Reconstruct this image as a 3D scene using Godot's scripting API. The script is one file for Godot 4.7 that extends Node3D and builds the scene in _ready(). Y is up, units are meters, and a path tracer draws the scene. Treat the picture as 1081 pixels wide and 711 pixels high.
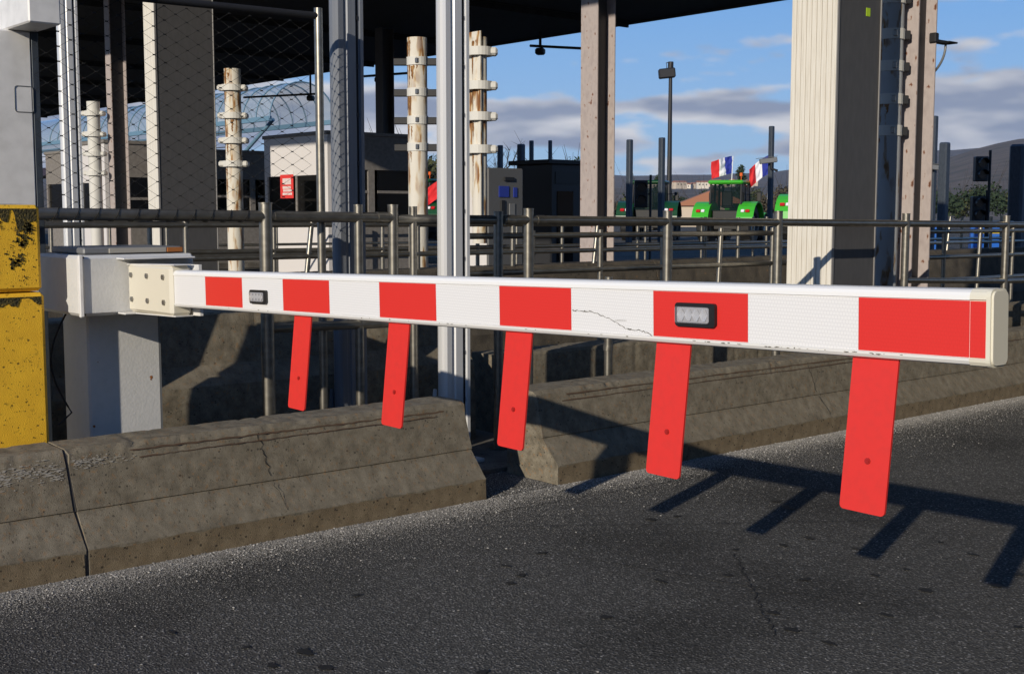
extends Node3D
# World: x = across the lanes, along the barrier arm (towards its tip is +), y = up, -z = along the lanes, away.
# P(a, y, l): a across, l along.
var names := {}
var M := {}
var sg := 1

func P(a: float, y: float, l: float) -> Vector3:
	return Vector3(a, y, -l)

# ---------------------------------------------------------------- nodes
func numbered(n: String) -> String:
	if not names.has(n):
		names[n] = 0
		return n
	names[n] += 1
	return "%s_%03d" % [n, names[n]]

func thing(called: String, label: String, category: String, at := Vector3.ZERO, turn := 0.0, group := "") -> Node3D:
	var o := Node3D.new()
	o.name = numbered(called)
	add_child(o)
	o.position = at
	o.rotation.y = turn
	tag(o, label, category, group)
	return o

func tag(o: Node, label: String, category := "", group := "", kind := "") -> void:
	if label: o.set_meta("label", label)
	if category: o.set_meta("category", category)
	if group: o.set_meta("group", group)
	if kind: o.set_meta("kind", kind)

func obj(called: String, st: SurfaceTool, m: Material, parent: Node = null) -> MeshInstance3D:
	st.generate_normals()
	return inst(called, st.commit(), m, parent)

func inst(called: String, mesh: Mesh, m: Material, parent: Node = null) -> MeshInstance3D:
	var o := MeshInstance3D.new()
	o.mesh = mesh
	o.material_override = m
	if parent == null:
		o.name = numbered(called)
		add_child(o)
	else:
		o.name = called
		parent.add_child(o, true)
	return o

func structure(called: String, st: SurfaceTool, m: Material, label := "") -> MeshInstance3D:
	var o := obj(called, st, m)
	tag(o, label, "", "", "structure")
	return o

func dup(o: Node3D, at: Vector3, turn: float, label: String, group := "") -> Node3D:
	var c: Node3D = o.duplicate()
	c.name = numbered(str(o.name).rstrip("0123456789").trim_suffix("_"))
	add_child(c)
	c.position = at
	c.rotation.y = turn
	tag(c, label, "", group)
	return c

# ---------------------------------------------------------------- shapes
func begin() -> SurfaceTool:
	var st := SurfaceTool.new()
	st.begin(Mesh.PRIMITIVE_TRIANGLES)
	return st

func face(st: SurfaceTool, v: Array, n: Vector3) -> void:
	var c: Vector3 = (v[1] - v[0]).cross(v[2] - v[0])
	if v.size() > 3 and c.length_squared() < 1e-14:
		c = (v[2] - v[0]).cross(v[3] - v[0])
	var flip: bool = c.dot(n) > 0.0
	for i in range(1, v.size() - 1):
		st.add_vertex(v[0])
		if flip:
			st.add_vertex(v[i + 1]); st.add_vertex(v[i])
		else:
			st.add_vertex(v[i]); st.add_vertex(v[i + 1])

func bx(st: SurfaceTool, c: Vector3, s: Vector3, b := Basis.IDENTITY, bevel := 0.0) -> void:
	st.set_smooth_group(-1)
	var h := s * 0.5
	if bevel <= 0.0:
		for ax in 3:
			for sn in [-1.0, 1.0]:
				var n := Vector3.ZERO
				n[ax] = sn
				var u := (ax + 1) % 3
				var w := (ax + 2) % 3
				var q := []
				for k in [[-1, -1], [1, -1], [1, 1], [-1, 1]]:
					var p := Vector3.ZERO
					p[ax] = sn * h[ax]; p[u] = k[0] * h[u]; p[w] = k[1] * h[w]
					q.append(c + b * p)
				face(st, q, b * n)
		return
	var d := minf(bevel, minf(h.x, minf(h.y, h.z)) * 0.98)
	for ax in 3:
		var u := (ax + 1) % 3
		var w := (ax + 2) % 3
		for sn in [-1.0, 1.0]:
			var q := []
			for k in [[-1, -1], [1, -1], [1, 1], [-1, 1]]:
				var p := Vector3.ZERO
				p[ax] = sn * h[ax]; p[u] = k[0] * (h[u] - d); p[w] = k[1] * (h[w] - d)
				q.append(c + b * p)
			var n := Vector3.ZERO
			n[ax] = sn
			face(st, q, b * n)
		for s1 in [-1.0, 1.0]:
			for s2 in [-1.0, 1.0]:
				var q2 := []
				for e in [[-1.0, 0], [1.0, 0], [1.0, 1], [-1.0, 1]]:
					var p2 := Vector3.ZERO
					p2[ax] = e[0] * (h[ax] - d)
					p2[u] = s1 * (h[u] - (d if e[1] else 0.0))
					p2[w] = s2 * (h[w] - (0.0 if e[1] else d))
					q2.append(c + b * p2)
				var n2 := Vector3.ZERO
				n2[u] = s1; n2[w] = s2
				face(st, q2, b * n2)
	for sx in [-1.0, 1.0]:
		for sy in [-1.0, 1.0]:
			for sz in [-1.0, 1.0]:
				var k := Vector3(sx, sy, sz)
				face(st, [c + b * (k * Vector3(h.x, h.y - d, h.z - d)), c + b * (k * Vector3(h.x - d, h.y, h.z - d)), c + b * (k * Vector3(h.x - d, h.y - d, h.z))], b * k)

# box between two corners given as (a, y, l)
func ab(st: SurfaceTool, a0: float, a1: float, y0: float, y1: float, l0: float, l1: float, bevel := 0.0) -> void:
	bx(st, P((a0 + a1) / 2, (y0 + y1) / 2, (l0 + l1) / 2), Vector3(absf(a1 - a0), absf(y1 - y0), absf(l1 - l0)), Basis.IDENTITY, bevel)

func tube(st: SurfaceTool, pts: Array, r: float, n := 12, r_end := -1.0) -> void:
	sg += 1
	var rings := []
	var prev := Vector3.UP
	for i in pts.size():
		var t: Vector3
		if i == 0: t = pts[1] - pts[0]
		elif i == pts.size() - 1: t = pts[i] - pts[i - 1]
		else: t = (pts[i + 1] - pts[i]).normalized() + (pts[i] - pts[i - 1]).normalized()
		t = t.normalized()
		var u := prev.cross(t)
		if u.length() < 0.05: u = Vector3.RIGHT.cross(t)
		if u.length() < 0.05: u = Vector3.FORWARD.cross(t)
		u = u.normalized()
		var w := t.cross(u)
		var rr := r if r_end < 0 else lerpf(r, r_end, float(i) / (pts.size() - 1))
		var ring := []
		for k in n:
			var an := TAU * k / n
			ring.append(pts[i] + (u * cos(an) + w * sin(an)) * rr)
		rings.append(ring)
	st.set_smooth_group(sg)
	for i in pts.size() - 1:
		for k in n:
			var k2 := (k + 1) % n
			var mid: Vector3 = (rings[i][k] + rings[i][k2]) * 0.5 - pts[i]
			face(st, [rings[i][k], rings[i][k2], rings[i + 1][k2], rings[i + 1][k]], mid)
	st.set_smooth_group(-1)
	face(st, rings[0], pts[0] - pts[1])
	face(st, rings[-1], pts[-1] - pts[-2])

func ring(st: SurfaceTool, c: Vector3, r0: float, r1: float, h: float, n := 20) -> void:
	st.set_smooth_group(-1)
	for k in n:
		var d0 := Vector3(cos(TAU * k / n), 0, sin(TAU * k / n))
		var d1 := Vector3(cos(TAU * (k + 1) / n), 0, sin(TAU * (k + 1) / n))
		var y := Vector3.UP * h * 0.5
		face(st, [c + d0 * r1 - y, c + d1 * r1 - y, c + d1 * r1 + y, c + d0 * r1 + y], d0)
		face(st, [c + d0 * r0 - y, c + d1 * r0 - y, c + d1 * r0 + y, c + d0 * r0 + y], -d0)
		face(st, [c + d0 * r0 + y, c + d1 * r0 + y, c + d1 * r1 + y, c + d0 * r1 + y], Vector3.UP)
		face(st, [c + d0 * r0 - y, c + d1 * r0 - y, c + d1 * r1 - y, c + d0 * r1 - y], Vector3.DOWN)

# polygon (counter-clockwise in u, v) swept along w
func extrude(st: SurfaceTool, poly: Array, o: Vector3, u: Vector3, v: Vector3, w: Vector3, smooth := false, caps := true) -> void:
	var pv := PackedVector2Array(poly)
	var area := 0.0
	for i in pv.size():
		area += pv[i].cross(pv[(i + 1) % pv.size()])
	var s := signf(area)
	if smooth:
		sg += 1
		st.set_smooth_group(sg)
	else:
		st.set_smooth_group(-1)
	for i in pv.size():
		var p0 := pv[i]
		var p1 := pv[(i + 1) % pv.size()]
		var e := p1 - p0
		var a := o + u * p0.x + v * p0.y
		var b := o + u * p1.x + v * p1.y
		face(st, [a, b, b + w, a + w], (u * e.y - v * e.x) * s)
	if caps:
		st.set_smooth_group(-1)
		var t := Geometry2D.triangulate_polygon(pv)
		for i in range(0, t.size(), 3):
			var q := []
			for k in 3:
				q.append(o + u * pv[t[i + k]].x + v * pv[t[i + k]].y)
			face(st, q, -w)
			face(st, [q[0] + w, q[1] + w, q[2] + w], w)

func round_rect(w: float, h: float, r: float, n := 4) -> Array:
	var out := []
	for c in [[1, 1, 0], [-1, 1, 1], [-1, -1, 2], [1, -1, 3]]:
		for k in n + 1:
			var an: float = PI / 2 * (c[2] + float(k) / n)
			out.append(Vector2(c[0] * (w / 2 - r) + cos(an) * r, c[1] * (h / 2 - r) + sin(an) * r))
	return out

# ---------------------------------------------------------------- materials
func lin(r: float, g: float, b: float) -> Color:
	return Color(r, g, b).linear_to_srgb()

func mat(key: String, c: Color, rough := 0.7, metal := 0.0) -> StandardMaterial3D:
	if M.has(key): return M[key]
	var m := StandardMaterial3D.new()
	m.resource_name = key
	m.albedo_color = c
	m.roughness = rough
	m.metallic = metal
	M[key] = m
	return m

func noise(freq: float, oct := 4, sd := 0, type := FastNoiseLite.TYPE_SIMPLEX_SMOOTH) -> FastNoiseLite:
	var n := FastNoiseLite.new()
	n.noise_type = type
	n.frequency = freq
	n.fractal_octaves = oct
	n.seed = sd
	return n

func noise_tex(freq: float, stops: Array, oct := 5, sd := 0, size := 512, type := FastNoiseLite.TYPE_SIMPLEX_SMOOTH) -> NoiseTexture2D:
	var t := NoiseTexture2D.new()
	t.width = size; t.height = size
	t.seamless = true
	t.noise = noise(freq, oct, sd, type)
	var g := Gradient.new()
	var off := PackedFloat32Array()
	var col := PackedColorArray()
	for s in stops:
		off.append(s[0]); col.append(s[1])
	g.offsets = off; g.colors = col
	t.color_ramp = g
	return t

# a painted or raw surface with mottling, in world space: stops are linear colours
func mottled(key: String, stops: Array, freq: float, scale: Vector3, rough := 0.7, metal := 0.0, sd := 0, bump := 0.0, detail: Texture2D = null, dscale := Vector3.ONE) -> StandardMaterial3D:
	var m := mat(key, Color.WHITE, rough, metal)
	m.albedo_texture = noise_tex(freq, stops, 5, sd)
	m.uv1_triplanar = true
	m.uv1_world_triplanar = true
	m.uv1_scale = scale
	if bump > 0.0:
		m.heightmap_enabled = true
		m.heightmap_texture = noise_tex(0.06, [[0.0, Color.BLACK], [1.0, Color.WHITE]], 4, sd + 5)
		m.heightmap_scale = bump
	if detail:
		m.detail_enabled = true
		m.detail_albedo = detail
		m.detail_blend_mode = BaseMaterial3D.BLEND_MODE_MUL
		m.detail_uv_layer = BaseMaterial3D.DETAIL_UV_2
		m.uv2_triplanar = true
		m.uv2_world_triplanar = true
		m.uv2_scale = dscale
	return m

func to_srgb(v: float) -> int:
	v = clampf(v, 0.0, 1.0)
	return int(255.0 * (12.92 * v if v <= 0.0031308 else 1.055 * pow(v, 1.0 / 2.4) - 0.055) + 0.5)

func grain_images(n: int, count: int, base: float, seed_: int, bright: float, stone := 3.4) -> Array:
	var rng := RandomNumberGenerator.new()
	rng.seed = seed_
	var tone := PackedFloat32Array()
	tone.resize(n * n)
	tone.fill(base * 0.7)
	var hgt := PackedFloat32Array()
	hgt.resize(n * n)
	hgt.fill(0.15)
	for i in count:
		var cx := rng.randi() % n
		var cy := rng.randi() % n
		var rx := rng.randf_range(1.0, stone)
		var ry := rx * rng.randf_range(0.6, 1.0)
		var t := base * rng.randf_range(0.35, 1.7)
		var q := rng.randf()
		if q < bright: t = base * rng.randf_range(2.0, 3.8)
		elif q < bright * 4.0: t = base * rng.randf_range(1.3, 1.9)
		var hh := rng.randf_range(0.5, 1.0)
		var warm := int(ceil(rx))
		for y in range(-warm, warm + 1):
			for x in range(-warm, warm + 1):
				var e := x * x / (rx * rx) + y * y / (ry * ry)
				if e <= 1.0:
					var k := ((cy + y + n) % n) * n + (cx + x + n) % n
					tone[k] = t
					hgt[k] = hh * (1.0 - 0.5 * e)
	var cb := PackedByteArray()
	cb.resize(n * n * 3)
	var hb := PackedByteArray()
	hb.resize(n * n)
	var lut := PackedByteArray()
	lut.resize(1001)
	for i in 1001: lut[i] = to_srgb(i / 1000.0)
	for k in n * n:
		var v := tone[k]
		cb[k * 3] = lut[mini(1000, int(v * 1000.0))]
		cb[k * 3 + 1] = lut[mini(1000, int(v * 965.0))]
		cb[k * 3 + 2] = lut[mini(1000, int(v * 900.0))]
		hb[k] = int(hgt[k] * 255.0)
	return [ImageTexture.create_from_image(Image.create_from_data(n, n, false, Image.FORMAT_RGB8, cb)), ImageTexture.create_from_image(Image.create_from_data(n, n, false, Image.FORMAT_L8, hb))]

# concrete: mottled paste, air holes, rust and lime patches; colour and relief
func concrete_images(n: int, sd: int, c0: Vector3, c1: Vector3, rust: float) -> Array:
	var rng := RandomNumberGenerator.new()
	rng.seed = sd
	var big := noise(0.008, 5, sd).get_seamless_image(n, n).get_data()
	var fine := noise(0.16, 3, sd + 1).get_seamless_image(n, n).get_data()
	var pat := noise(0.02, 4, sd + 2).get_seamless_image(n, n).get_data()
	var hole := PackedFloat32Array()
	hole.resize(n * n)
	for i in int(n * n / 900.0):
		var cx := rng.randi() % n
		var cy := rng.randi() % n
		var r := rng.randf_range(1.0, 2.6) if rng.randf() < 0.86 else rng.randf_range(2.6, 6.5)
		var w := int(ceil(r))
		for y in range(-w, w + 1):
			for x in range(-w, w + 1):
				if x * x + y * y * 1.6 <= r * r:
					hole[((cy + y + n) % n) * n + (cx + x + n) % n] = 1.0
	var cb := PackedByteArray()
	cb.resize(n * n * 3)
	var hb := PackedByteArray()
	hb.resize(n * n)
	var lut := PackedByteArray()
	lut.resize(1001)
	for i in 1001: lut[i] = to_srgb(i / 1000.0)
	for k in n * n:
		var t := big[k] / 255.0 * 0.55 + fine[k] / 255.0 * 0.45
		t = clampf((t - 0.25) * 1.9, 0.0, 1.0)
		var c := c0.lerp(c1, t)
		var p := pat[k] / 255.0
		if p > 1.02 - rust:
			c = c.lerp(Vector3(0.30, 0.16, 0.06), clampf((p - 1.0 + rust) * 6.0, 0.0, 0.65) * fine[k] / 160.0)
		elif p < 0.22:
			c *= 0.78
		if hole[k] > 0.0: c *= 0.28
		elif fine[k] > 205: c *= 1.5
		cb[k * 3] = lut[clampi(int(c.x * 1000.0), 0, 1000)]
		cb[k * 3 + 1] = lut[clampi(int(c.y * 1000.0), 0, 1000)]
		cb[k * 3 + 2] = lut[clampi(int(c.z * 1000.0), 0, 1000)]
		hb[k] = int(clampf(0.55 + 0.5 * (fine[k] / 255.0 - 0.5) - hole[k] * 0.5, 0.0, 1.0) * 255.0)
	return [ImageTexture.create_from_image(Image.create_from_data(n, n, false, Image.FORMAT_RGB8, cb)), ImageTexture.create_from_image(Image.create_from_data(n, n, false, Image.FORMAT_L8, hb))]

func textured(key: String, im: Array, scale: float, bump: float, rough: float, detail: Texture2D = null, dscale := 0.1) -> StandardMaterial3D:
	var m := mat(key, Color.WHITE, rough)
	m.albedo_texture = im[0]
	m.uv1_triplanar = true
	m.uv1_world_triplanar = true
	m.uv1_scale = Vector3.ONE * scale
	m.heightmap_enabled = true
	m.heightmap_texture = im[1]
	m.heightmap_scale = bump
	if detail:
		m.detail_enabled = true
		m.detail_albedo = detail
		m.detail_blend_mode = BaseMaterial3D.BLEND_MODE_MUL
		m.detail_uv_layer = BaseMaterial3D.DETAIL_UV_2
		m.uv2_triplanar = true
		m.uv2_world_triplanar = true
		m.uv2_scale = Vector3.ONE * dscale
	return m

func glass(key: String, c: Color, alpha: float) -> StandardMaterial3D:
	var m := mat(key, Color(c.r, c.g, c.b, alpha), 0.05)
	m.transparency = BaseMaterial3D.TRANSPARENCY_ALPHA
	return m

func gray(v: float) -> Color:
	return Color(v, v, v)

func make_materials() -> void:
	var blotch := noise_tex(0.012, [[0.0, gray(0.72)], [0.45, gray(0.92)], [1.0, gray(1.0)]], 5, 71)
	var im := grain_images(1024, 46000, 0.125, 11, 0.05, 3.2)
	textured("asphalt", im, 0.62, 0.42, 0.97, blotch, 0.11)
	M["asphalt"].metallic_specular = 0.2
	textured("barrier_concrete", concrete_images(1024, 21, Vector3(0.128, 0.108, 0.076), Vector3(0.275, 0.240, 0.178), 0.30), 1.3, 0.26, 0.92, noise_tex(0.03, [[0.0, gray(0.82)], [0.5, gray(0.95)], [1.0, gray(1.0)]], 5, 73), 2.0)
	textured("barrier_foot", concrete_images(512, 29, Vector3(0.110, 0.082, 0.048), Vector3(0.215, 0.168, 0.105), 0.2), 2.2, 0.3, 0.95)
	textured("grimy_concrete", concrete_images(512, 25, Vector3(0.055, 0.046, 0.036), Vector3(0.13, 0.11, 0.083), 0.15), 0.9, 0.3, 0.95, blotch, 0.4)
	textured("island_concrete", concrete_images(512, 33, Vector3(0.11, 0.10, 0.085), Vector3(0.24, 0.22, 0.19), 0.1), 0.7, 0.4, 0.92, blotch, 0.3)
	# yellow painted concrete block: paint with pits, and black growth where the paint is gone
	var yl := concrete_images(512, 57, Vector3(0.74, 0.42, 0.02), Vector3(0.86, 0.51, 0.026), 0.0)
	textured("yellow_paint", yl, 2.4, 0.25, 0.7)
	mottled("black_growth", [[0.0, lin(0.02, 0.018, 0.008)], [0.55, lin(0.05, 0.042, 0.012)], [0.8, lin(0.14, 0.10, 0.02)], [1.0, lin(0.30, 0.2, 0.02)]], 0.03, Vector3.ONE * 3.0, 0.95, 0.0, 4, 0.6)
	mottled("white_paint", [[0.0, lin(0.60, 0.59, 0.57)], [0.5, lin(0.70, 0.69, 0.67)], [1.0, lin(0.76, 0.75, 0.73)]], 0.012, Vector3.ONE * 1.4, 0.42, 0.0, 2)
	mottled("housing_paint", [[0.0, lin(0.57, 0.57, 0.56)], [0.3, lin(0.61, 0.61, 0.595)], [1.0, lin(0.645, 0.64, 0.625)]], 0.02, Vector3.ONE * 2.0, 0.45, 0.0, 9, 0.05)
	mat("arm_white", lin(0.80, 0.80, 0.79), 0.3)
	M["arm_white"].clearcoat_enabled = true
	M["arm_white"].clearcoat = 0.4
	# retro-reflective sheeting: printed honeycomb of fine cells
	var hn := 256
	for k in [["sheet_white", Vector3(0.76, 0.76, 0.77), Vector3(0.655, 0.655, 0.67)], ["sheet_red", Vector3(0.69, 0.034, 0.028), Vector3(0.655, 0.032, 0.026)]]:
		var hb := PackedByteArray()
		hb.resize(hn * hn * 3)
		for y in hn:
			for x in hn:
				var row := int(y / 32.0)
				var fx := fposmod(x + (row % 2) * 16.0, 32.0) - 16.0
				var fy := fposmod(float(y), 32.0) - 16.0
				var edge := absf(fx) > 13.4 or absf(fy) > 13.4
				var v: Vector3 = k[2] if edge else k[1]
				hb[(y * hn + x) * 3] = to_srgb(v.x); hb[(y * hn + x) * 3 + 1] = to_srgb(v.y); hb[(y * hn + x) * 3 + 2] = to_srgb(v.z)
		var m := mat(k[0], Color.WHITE, 0.36)
		m.albedo_texture = ImageTexture.create_from_image(Image.create_from_data(hn, hn, false, Image.FORMAT_RGB8, hb))
		m.uv1_triplanar = true
		m.uv1_world_triplanar = true
		m.uv1_scale = Vector3.ONE * 17.0
	mottled("flap_red", [[0.0, lin(0.62, 0.034, 0.028)], [0.5, lin(0.67, 0.032, 0.026)], [1.0, lin(0.69, 0.033, 0.027)]], 0.02, Vector3.ONE * 3.0, 0.45, 0.0, 51)
	mat("cream_plastic", lin(0.66, 0.62, 0.51), 0.5)
	mat("cream_cap", lin(0.70, 0.67, 0.56), 0.4)
	mat("black_plastic", lin(0.012, 0.012, 0.013), 0.45)
	mat("rubber", lin(0.02, 0.02, 0.02), 0.8)
	mat("lens", Color(0.95, 0.96, 1.0, 0.06), 0.04)
	M["lens"].transparency = BaseMaterial3D.TRANSPARENCY_ALPHA
	mat("chrome", lin(0.75, 0.75, 0.77), 0.15, 1.0)
	mat("bolt_steel", lin(0.32, 0.31, 0.29), 0.4, 0.9)
	mottled("stainless", [[0.0, lin(0.22, 0.205, 0.175)], [0.5, lin(0.30, 0.28, 0.24)], [1.0, lin(0.38, 0.36, 0.31)]], 0.02, Vector3(1.0, 2.0, 1.0), 0.36, 0.85, 14)
	mottled("aluminium", [[0.0, lin(0.66, 0.665, 0.67)], [1.0, lin(0.72, 0.72, 0.72)]], 0.02, Vector3(3.0, 0.1, 3.0), 0.4, 0.3, 16)
	mottled("shade_tinted_aluminium", [[0.0, lin(0.15, 0.163, 0.19)], [1.0, lin(0.20, 0.215, 0.24)]], 0.02, Vector3(3.0, 0.1, 3.0), 0.45, 0.1, 37)  # aluminium pole in shade: the shade is put into this darker, bluer colour
	mat("slot_black", lin(0.01, 0.01, 0.011), 0.9)
	mottled("cream_cladding", [[0.0, lin(0.60, 0.56, 0.48)], [0.5, lin(0.69, 0.655, 0.58)], [1.0, lin(0.74, 0.71, 0.64)]], 0.02, Vector3(4.0, 0.25, 4.0), 0.6, 0.0, 18)
	mottled("groove_grime", [[0.0, lin(0.10, 0.07, 0.045)], [0.5, lin(0.28, 0.22, 0.15)], [1.0, lin(0.50, 0.45, 0.36)]], 0.02, Vector3(3.0, 0.6, 3.0), 0.8, 0.0, 19)
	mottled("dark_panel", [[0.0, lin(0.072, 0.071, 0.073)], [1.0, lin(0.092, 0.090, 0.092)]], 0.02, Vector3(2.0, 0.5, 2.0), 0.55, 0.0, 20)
	mottled("rusty_white", [[0.0, lin(0.68, 0.655, 0.59)], [0.60, lin(0.64, 0.60, 0.52)], [0.68, lin(0.50, 0.37, 0.20)], [0.76, lin(0.27, 0.115, 0.035)], [1.0, lin(0.08, 0.033, 0.015)]], 0.014, Vector3(1.3, 0.24, 1.3), 0.75, 0.0, 22, 0.1)
	mottled("rusty_gray", [[0.0, lin(0.46, 0.48, 0.50)], [0.66, lin(0.40, 0.42, 0.44)], [0.72, lin(0.28, 0.19, 0.11)], [0.84, lin(0.14, 0.07, 0.03)], [1.0, lin(0.05, 0.02, 0.01)]], 0.02, Vector3(1.0, 0.25, 1.0), 0.9, 0.0, 29, 0.1)
	mottled("pink_paint", [[0.0, lin(0.34, 0.29, 0.28)], [0.6, lin(0.43, 0.375, 0.36)], [0.78, lin(0.40, 0.34, 0.32)], [0.84, lin(0.16, 0.06, 0.03)], [1.0, lin(0.10, 0.04, 0.02)]], 0.02, Vector3(1.2, 0.7, 1.2), 0.6, 0.0, 24)
	mottled("rust_run", [[0.0, lin(0.10, 0.04, 0.016)], [0.45, lin(0.22, 0.10, 0.032)], [0.75, lin(0.36, 0.20, 0.07)], [1.0, lin(0.48, 0.33, 0.17)]], 0.03, Vector3(2.0, 0.8, 2.0), 0.9, 0.0, 61)
	mat("clamp_white", lin(0.62, 0.61, 0.57), 0.6)
	mat("net_wire", lin(0.006, 0.006, 0.006), 0.85)
	mat("black_steel", lin(0.016, 0.016, 0.018), 0.55)
	mottled("dark_blue_steel", [[0.0, lin(0.035, 0.045, 0.06)], [1.0, lin(0.07, 0.085, 0.105)]], 0.02, Vector3(2, 0.5, 2), 0.5, 0.2, 31)
	mottled("canopy_under", [[0.0, lin(0.018, 0.018, 0.018)], [1.0, lin(0.04, 0.039, 0.038)]], 0.02, Vector3.ONE * 0.4, 0.8, 0.0, 33)
	mat("booth_white", lin(0.68, 0.655, 0.65), 0.5)
	mottled("booth_gray", [[0.0, lin(0.17, 0.155, 0.145)], [1.0, lin(0.25, 0.235, 0.22)]], 0.02, Vector3.ONE, 0.6, 0.0, 35)
	mat("fascia_purple", lin(0.035, 0.025, 0.04), 0.6)
	glass("dark_glass", Color(0.03, 0.035, 0.04), 0.86)
	glass("cab_glass", Color(0.10, 0.16, 0.17), 0.55)
	mat("poster_red", lin(0.72, 0.05, 0.045), 0.5)
	mat("poster_white", lin(0.75, 0.73, 0.72), 0.5)
	mat("sticker_blue", lin(0.02, 0.04, 0.30), 0.5)
	mat("sticker_lime", lin(0.45, 0.68, 0.02), 0.5)
	mat("blue_steel", lin(0.13, 0.24, 0.33), 0.5)
	glass("vault_glass", Color(0.7, 0.76, 0.78), 0.3)
	mat("tractor_green", lin(0.05, 0.42, 0.022), 0.3)
	mat("dark_green", lin(0.006, 0.055, 0.014), 0.35)
	mat("tractor_black", lin(0.014, 0.014, 0.014), 0.6)
	mat("rim_pale", lin(0.55, 0.53, 0.45), 0.5)
	mat("orange_lens", lin(0.75, 0.12, 0.01), 0.3)
	mat("flag_blue", lin(0.015, 0.03, 0.28), 0.8)
	mat("flag_white", lin(0.75, 0.75, 0.77), 0.8)
	mat("flag_red", lin(0.66, 0.02, 0.025), 0.8)
	mat("car_blue", lin(0.02, 0.11, 0.42), 0.3)
	mat("yellow_plain", lin(0.7, 0.5, 0.03), 0.5)
	mat("rust_edge", lin(0.32, 0.11, 0.025), 0.9)
	mat("gray_metal", lin(0.20, 0.205, 0.21), 0.5, 0.3)
	mat("lime_wash", lin(0.33, 0.31, 0.27), 0.9)
	mat("tar", lin(0.012, 0.012, 0.012), 0.7)
	mat("bark", lin(0.05, 0.042, 0.035), 0.9)
	mottled("terrain_scrub", [[0.0, lin(0.035, 0.036, 0.022)], [0.4, lin(0.085, 0.066, 0.046)], [0.7, lin(0.12, 0.088, 0.064)], [1.0, lin(0.15, 0.12, 0.075)]], 0.02, Vector3.ONE * 0.002, 1.0, 0.0, 41)
	mat("house_wall", lin(0.55, 0.46, 0.35), 0.9)
	mat("house_pale", lin(0.66, 0.60, 0.50), 0.9)
	mat("roof_tile", lin(0.34, 0.15, 0.085), 0.9)
	for k in [["leaf_dark", lin(0.022, 0.040, 0.016)], ["leaf_olive", lin(0.055, 0.062, 0.022)], ["leaf_brown", lin(0.075, 0.060, 0.038)]]:
		mat(k[0], k[1], 0.9)
		M[k[0]].backlight_enabled = true
		M[k[0]].backlight = Color(0.1, 0.12, 0.05)

# ---------------------------------------------------------------- sky
func sky_texture() -> ImageTexture:
	var w := 4096
	var h := 2048
	var data := PackedByteArray()
	data.resize(w * h * 3)
	var lut := PackedByteArray()
	lut.resize(1001)
	for i in 1001: lut[i] = to_srgb(i / 1000.0)
	var shape := noise(1.0, 6, 78)
	var tops := noise(1.0, 4, 77)
	var gap := noise(1.0, 2, 45)
	shape.frequency = 1.0; tops.frequency = 1.0; gap.frequency = 1.0
	var ca := PackedFloat32Array()
	var sa := PackedFloat32Array()
	ca.resize(w); sa.resize(w)
	for x in w:
		ca[x] = cos(TAU * (x + 0.5) / w)
		sa[x] = sin(TAU * (x + 0.5) / w)
	for y in h / 2:
		var el := 90.0 - 180.0 * (y + 0.5) / h
		var t := clampf(el / 12.0, 0.0, 1.0)
		var u := clampf((el - 9.0) / 55.0, 0.0, 1.0)
		var clear := Vector3(0.44, 0.62, 0.77).lerp(Vector3(0.145, 0.37, 0.79), pow(t, 0.75)).lerp(Vector3(0.032, 0.11, 0.33), pow(u, 0.55))
		# a bank of stratocumulus low over the horizon, looser cloud above it
		var bank := exp(-pow((el - 3.9) / 1.7, 2.0))
		var step := 1 if el < 16.0 else 4
		if step == 4 and y % 4 != 0:
			continue
		var row := y * w * 3
		var x := 0
		while x < w:
			var c := clear
			var sx := ca[x] * 6.0
			var sy := sa[x] * 6.0
			var ez := el * (0.40 if el < 16.0 else 0.3)
			var n := shape.get_noise_3d(sx, sy, ez)
			var g := gap.get_noise_3d(sx * 0.35, sy * 0.35, el * 0.16)
			var d := n * 0.95 + g * 0.5 + bank * 0.74 - (0.22 if el < 16.0 else 0.34)
			var cov := clampf(d * 5.0, 0.0, 0.95)
			if cov > 0.0:
				var lit := clampf(0.68 + 1.25 * tops.get_noise_3d(sx * 1.3, sy * 1.3, ez * 1.6 + 9.0) - d * 0.75, 0.0, 1.0)
				var cc := Vector3(0.27, 0.31, 0.42).lerp(Vector3(0.69, 0.69, 0.72), lit)
				c = c.lerp(cc, cov)
			var r := lut[int(c.x * 1000.0)]
			var gg := lut[int(c.y * 1000.0)]
			var b := lut[int(c.z * 1000.0)]
			for k in step:
				var i := row + (x + k) * 3
				data[i] = r; data[i + 1] = gg; data[i + 2] = b
			x += step
	# fill the skipped rows
	var out := PackedByteArray()
	var yy := 0
	while yy < h / 2:
		var el2 := 90.0 - 180.0 * (yy + 0.5) / h
		var src := yy if el2 < 16.0 else yy - yy % 4
		out.append_array(data.slice(src * w * 3, (src + 1) * w * 3))
		yy += 1
	var low := PackedByteArray()
	for x2 in w:
		low.append(lut[110]); low.append(lut[105]); low.append(lut[100])
	for y2 in h / 2:
		out.append_array(low)
	return ImageTexture.create_from_image(Image.create_from_data(w, h, false, Image.FORMAT_RGB8, out))

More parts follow.
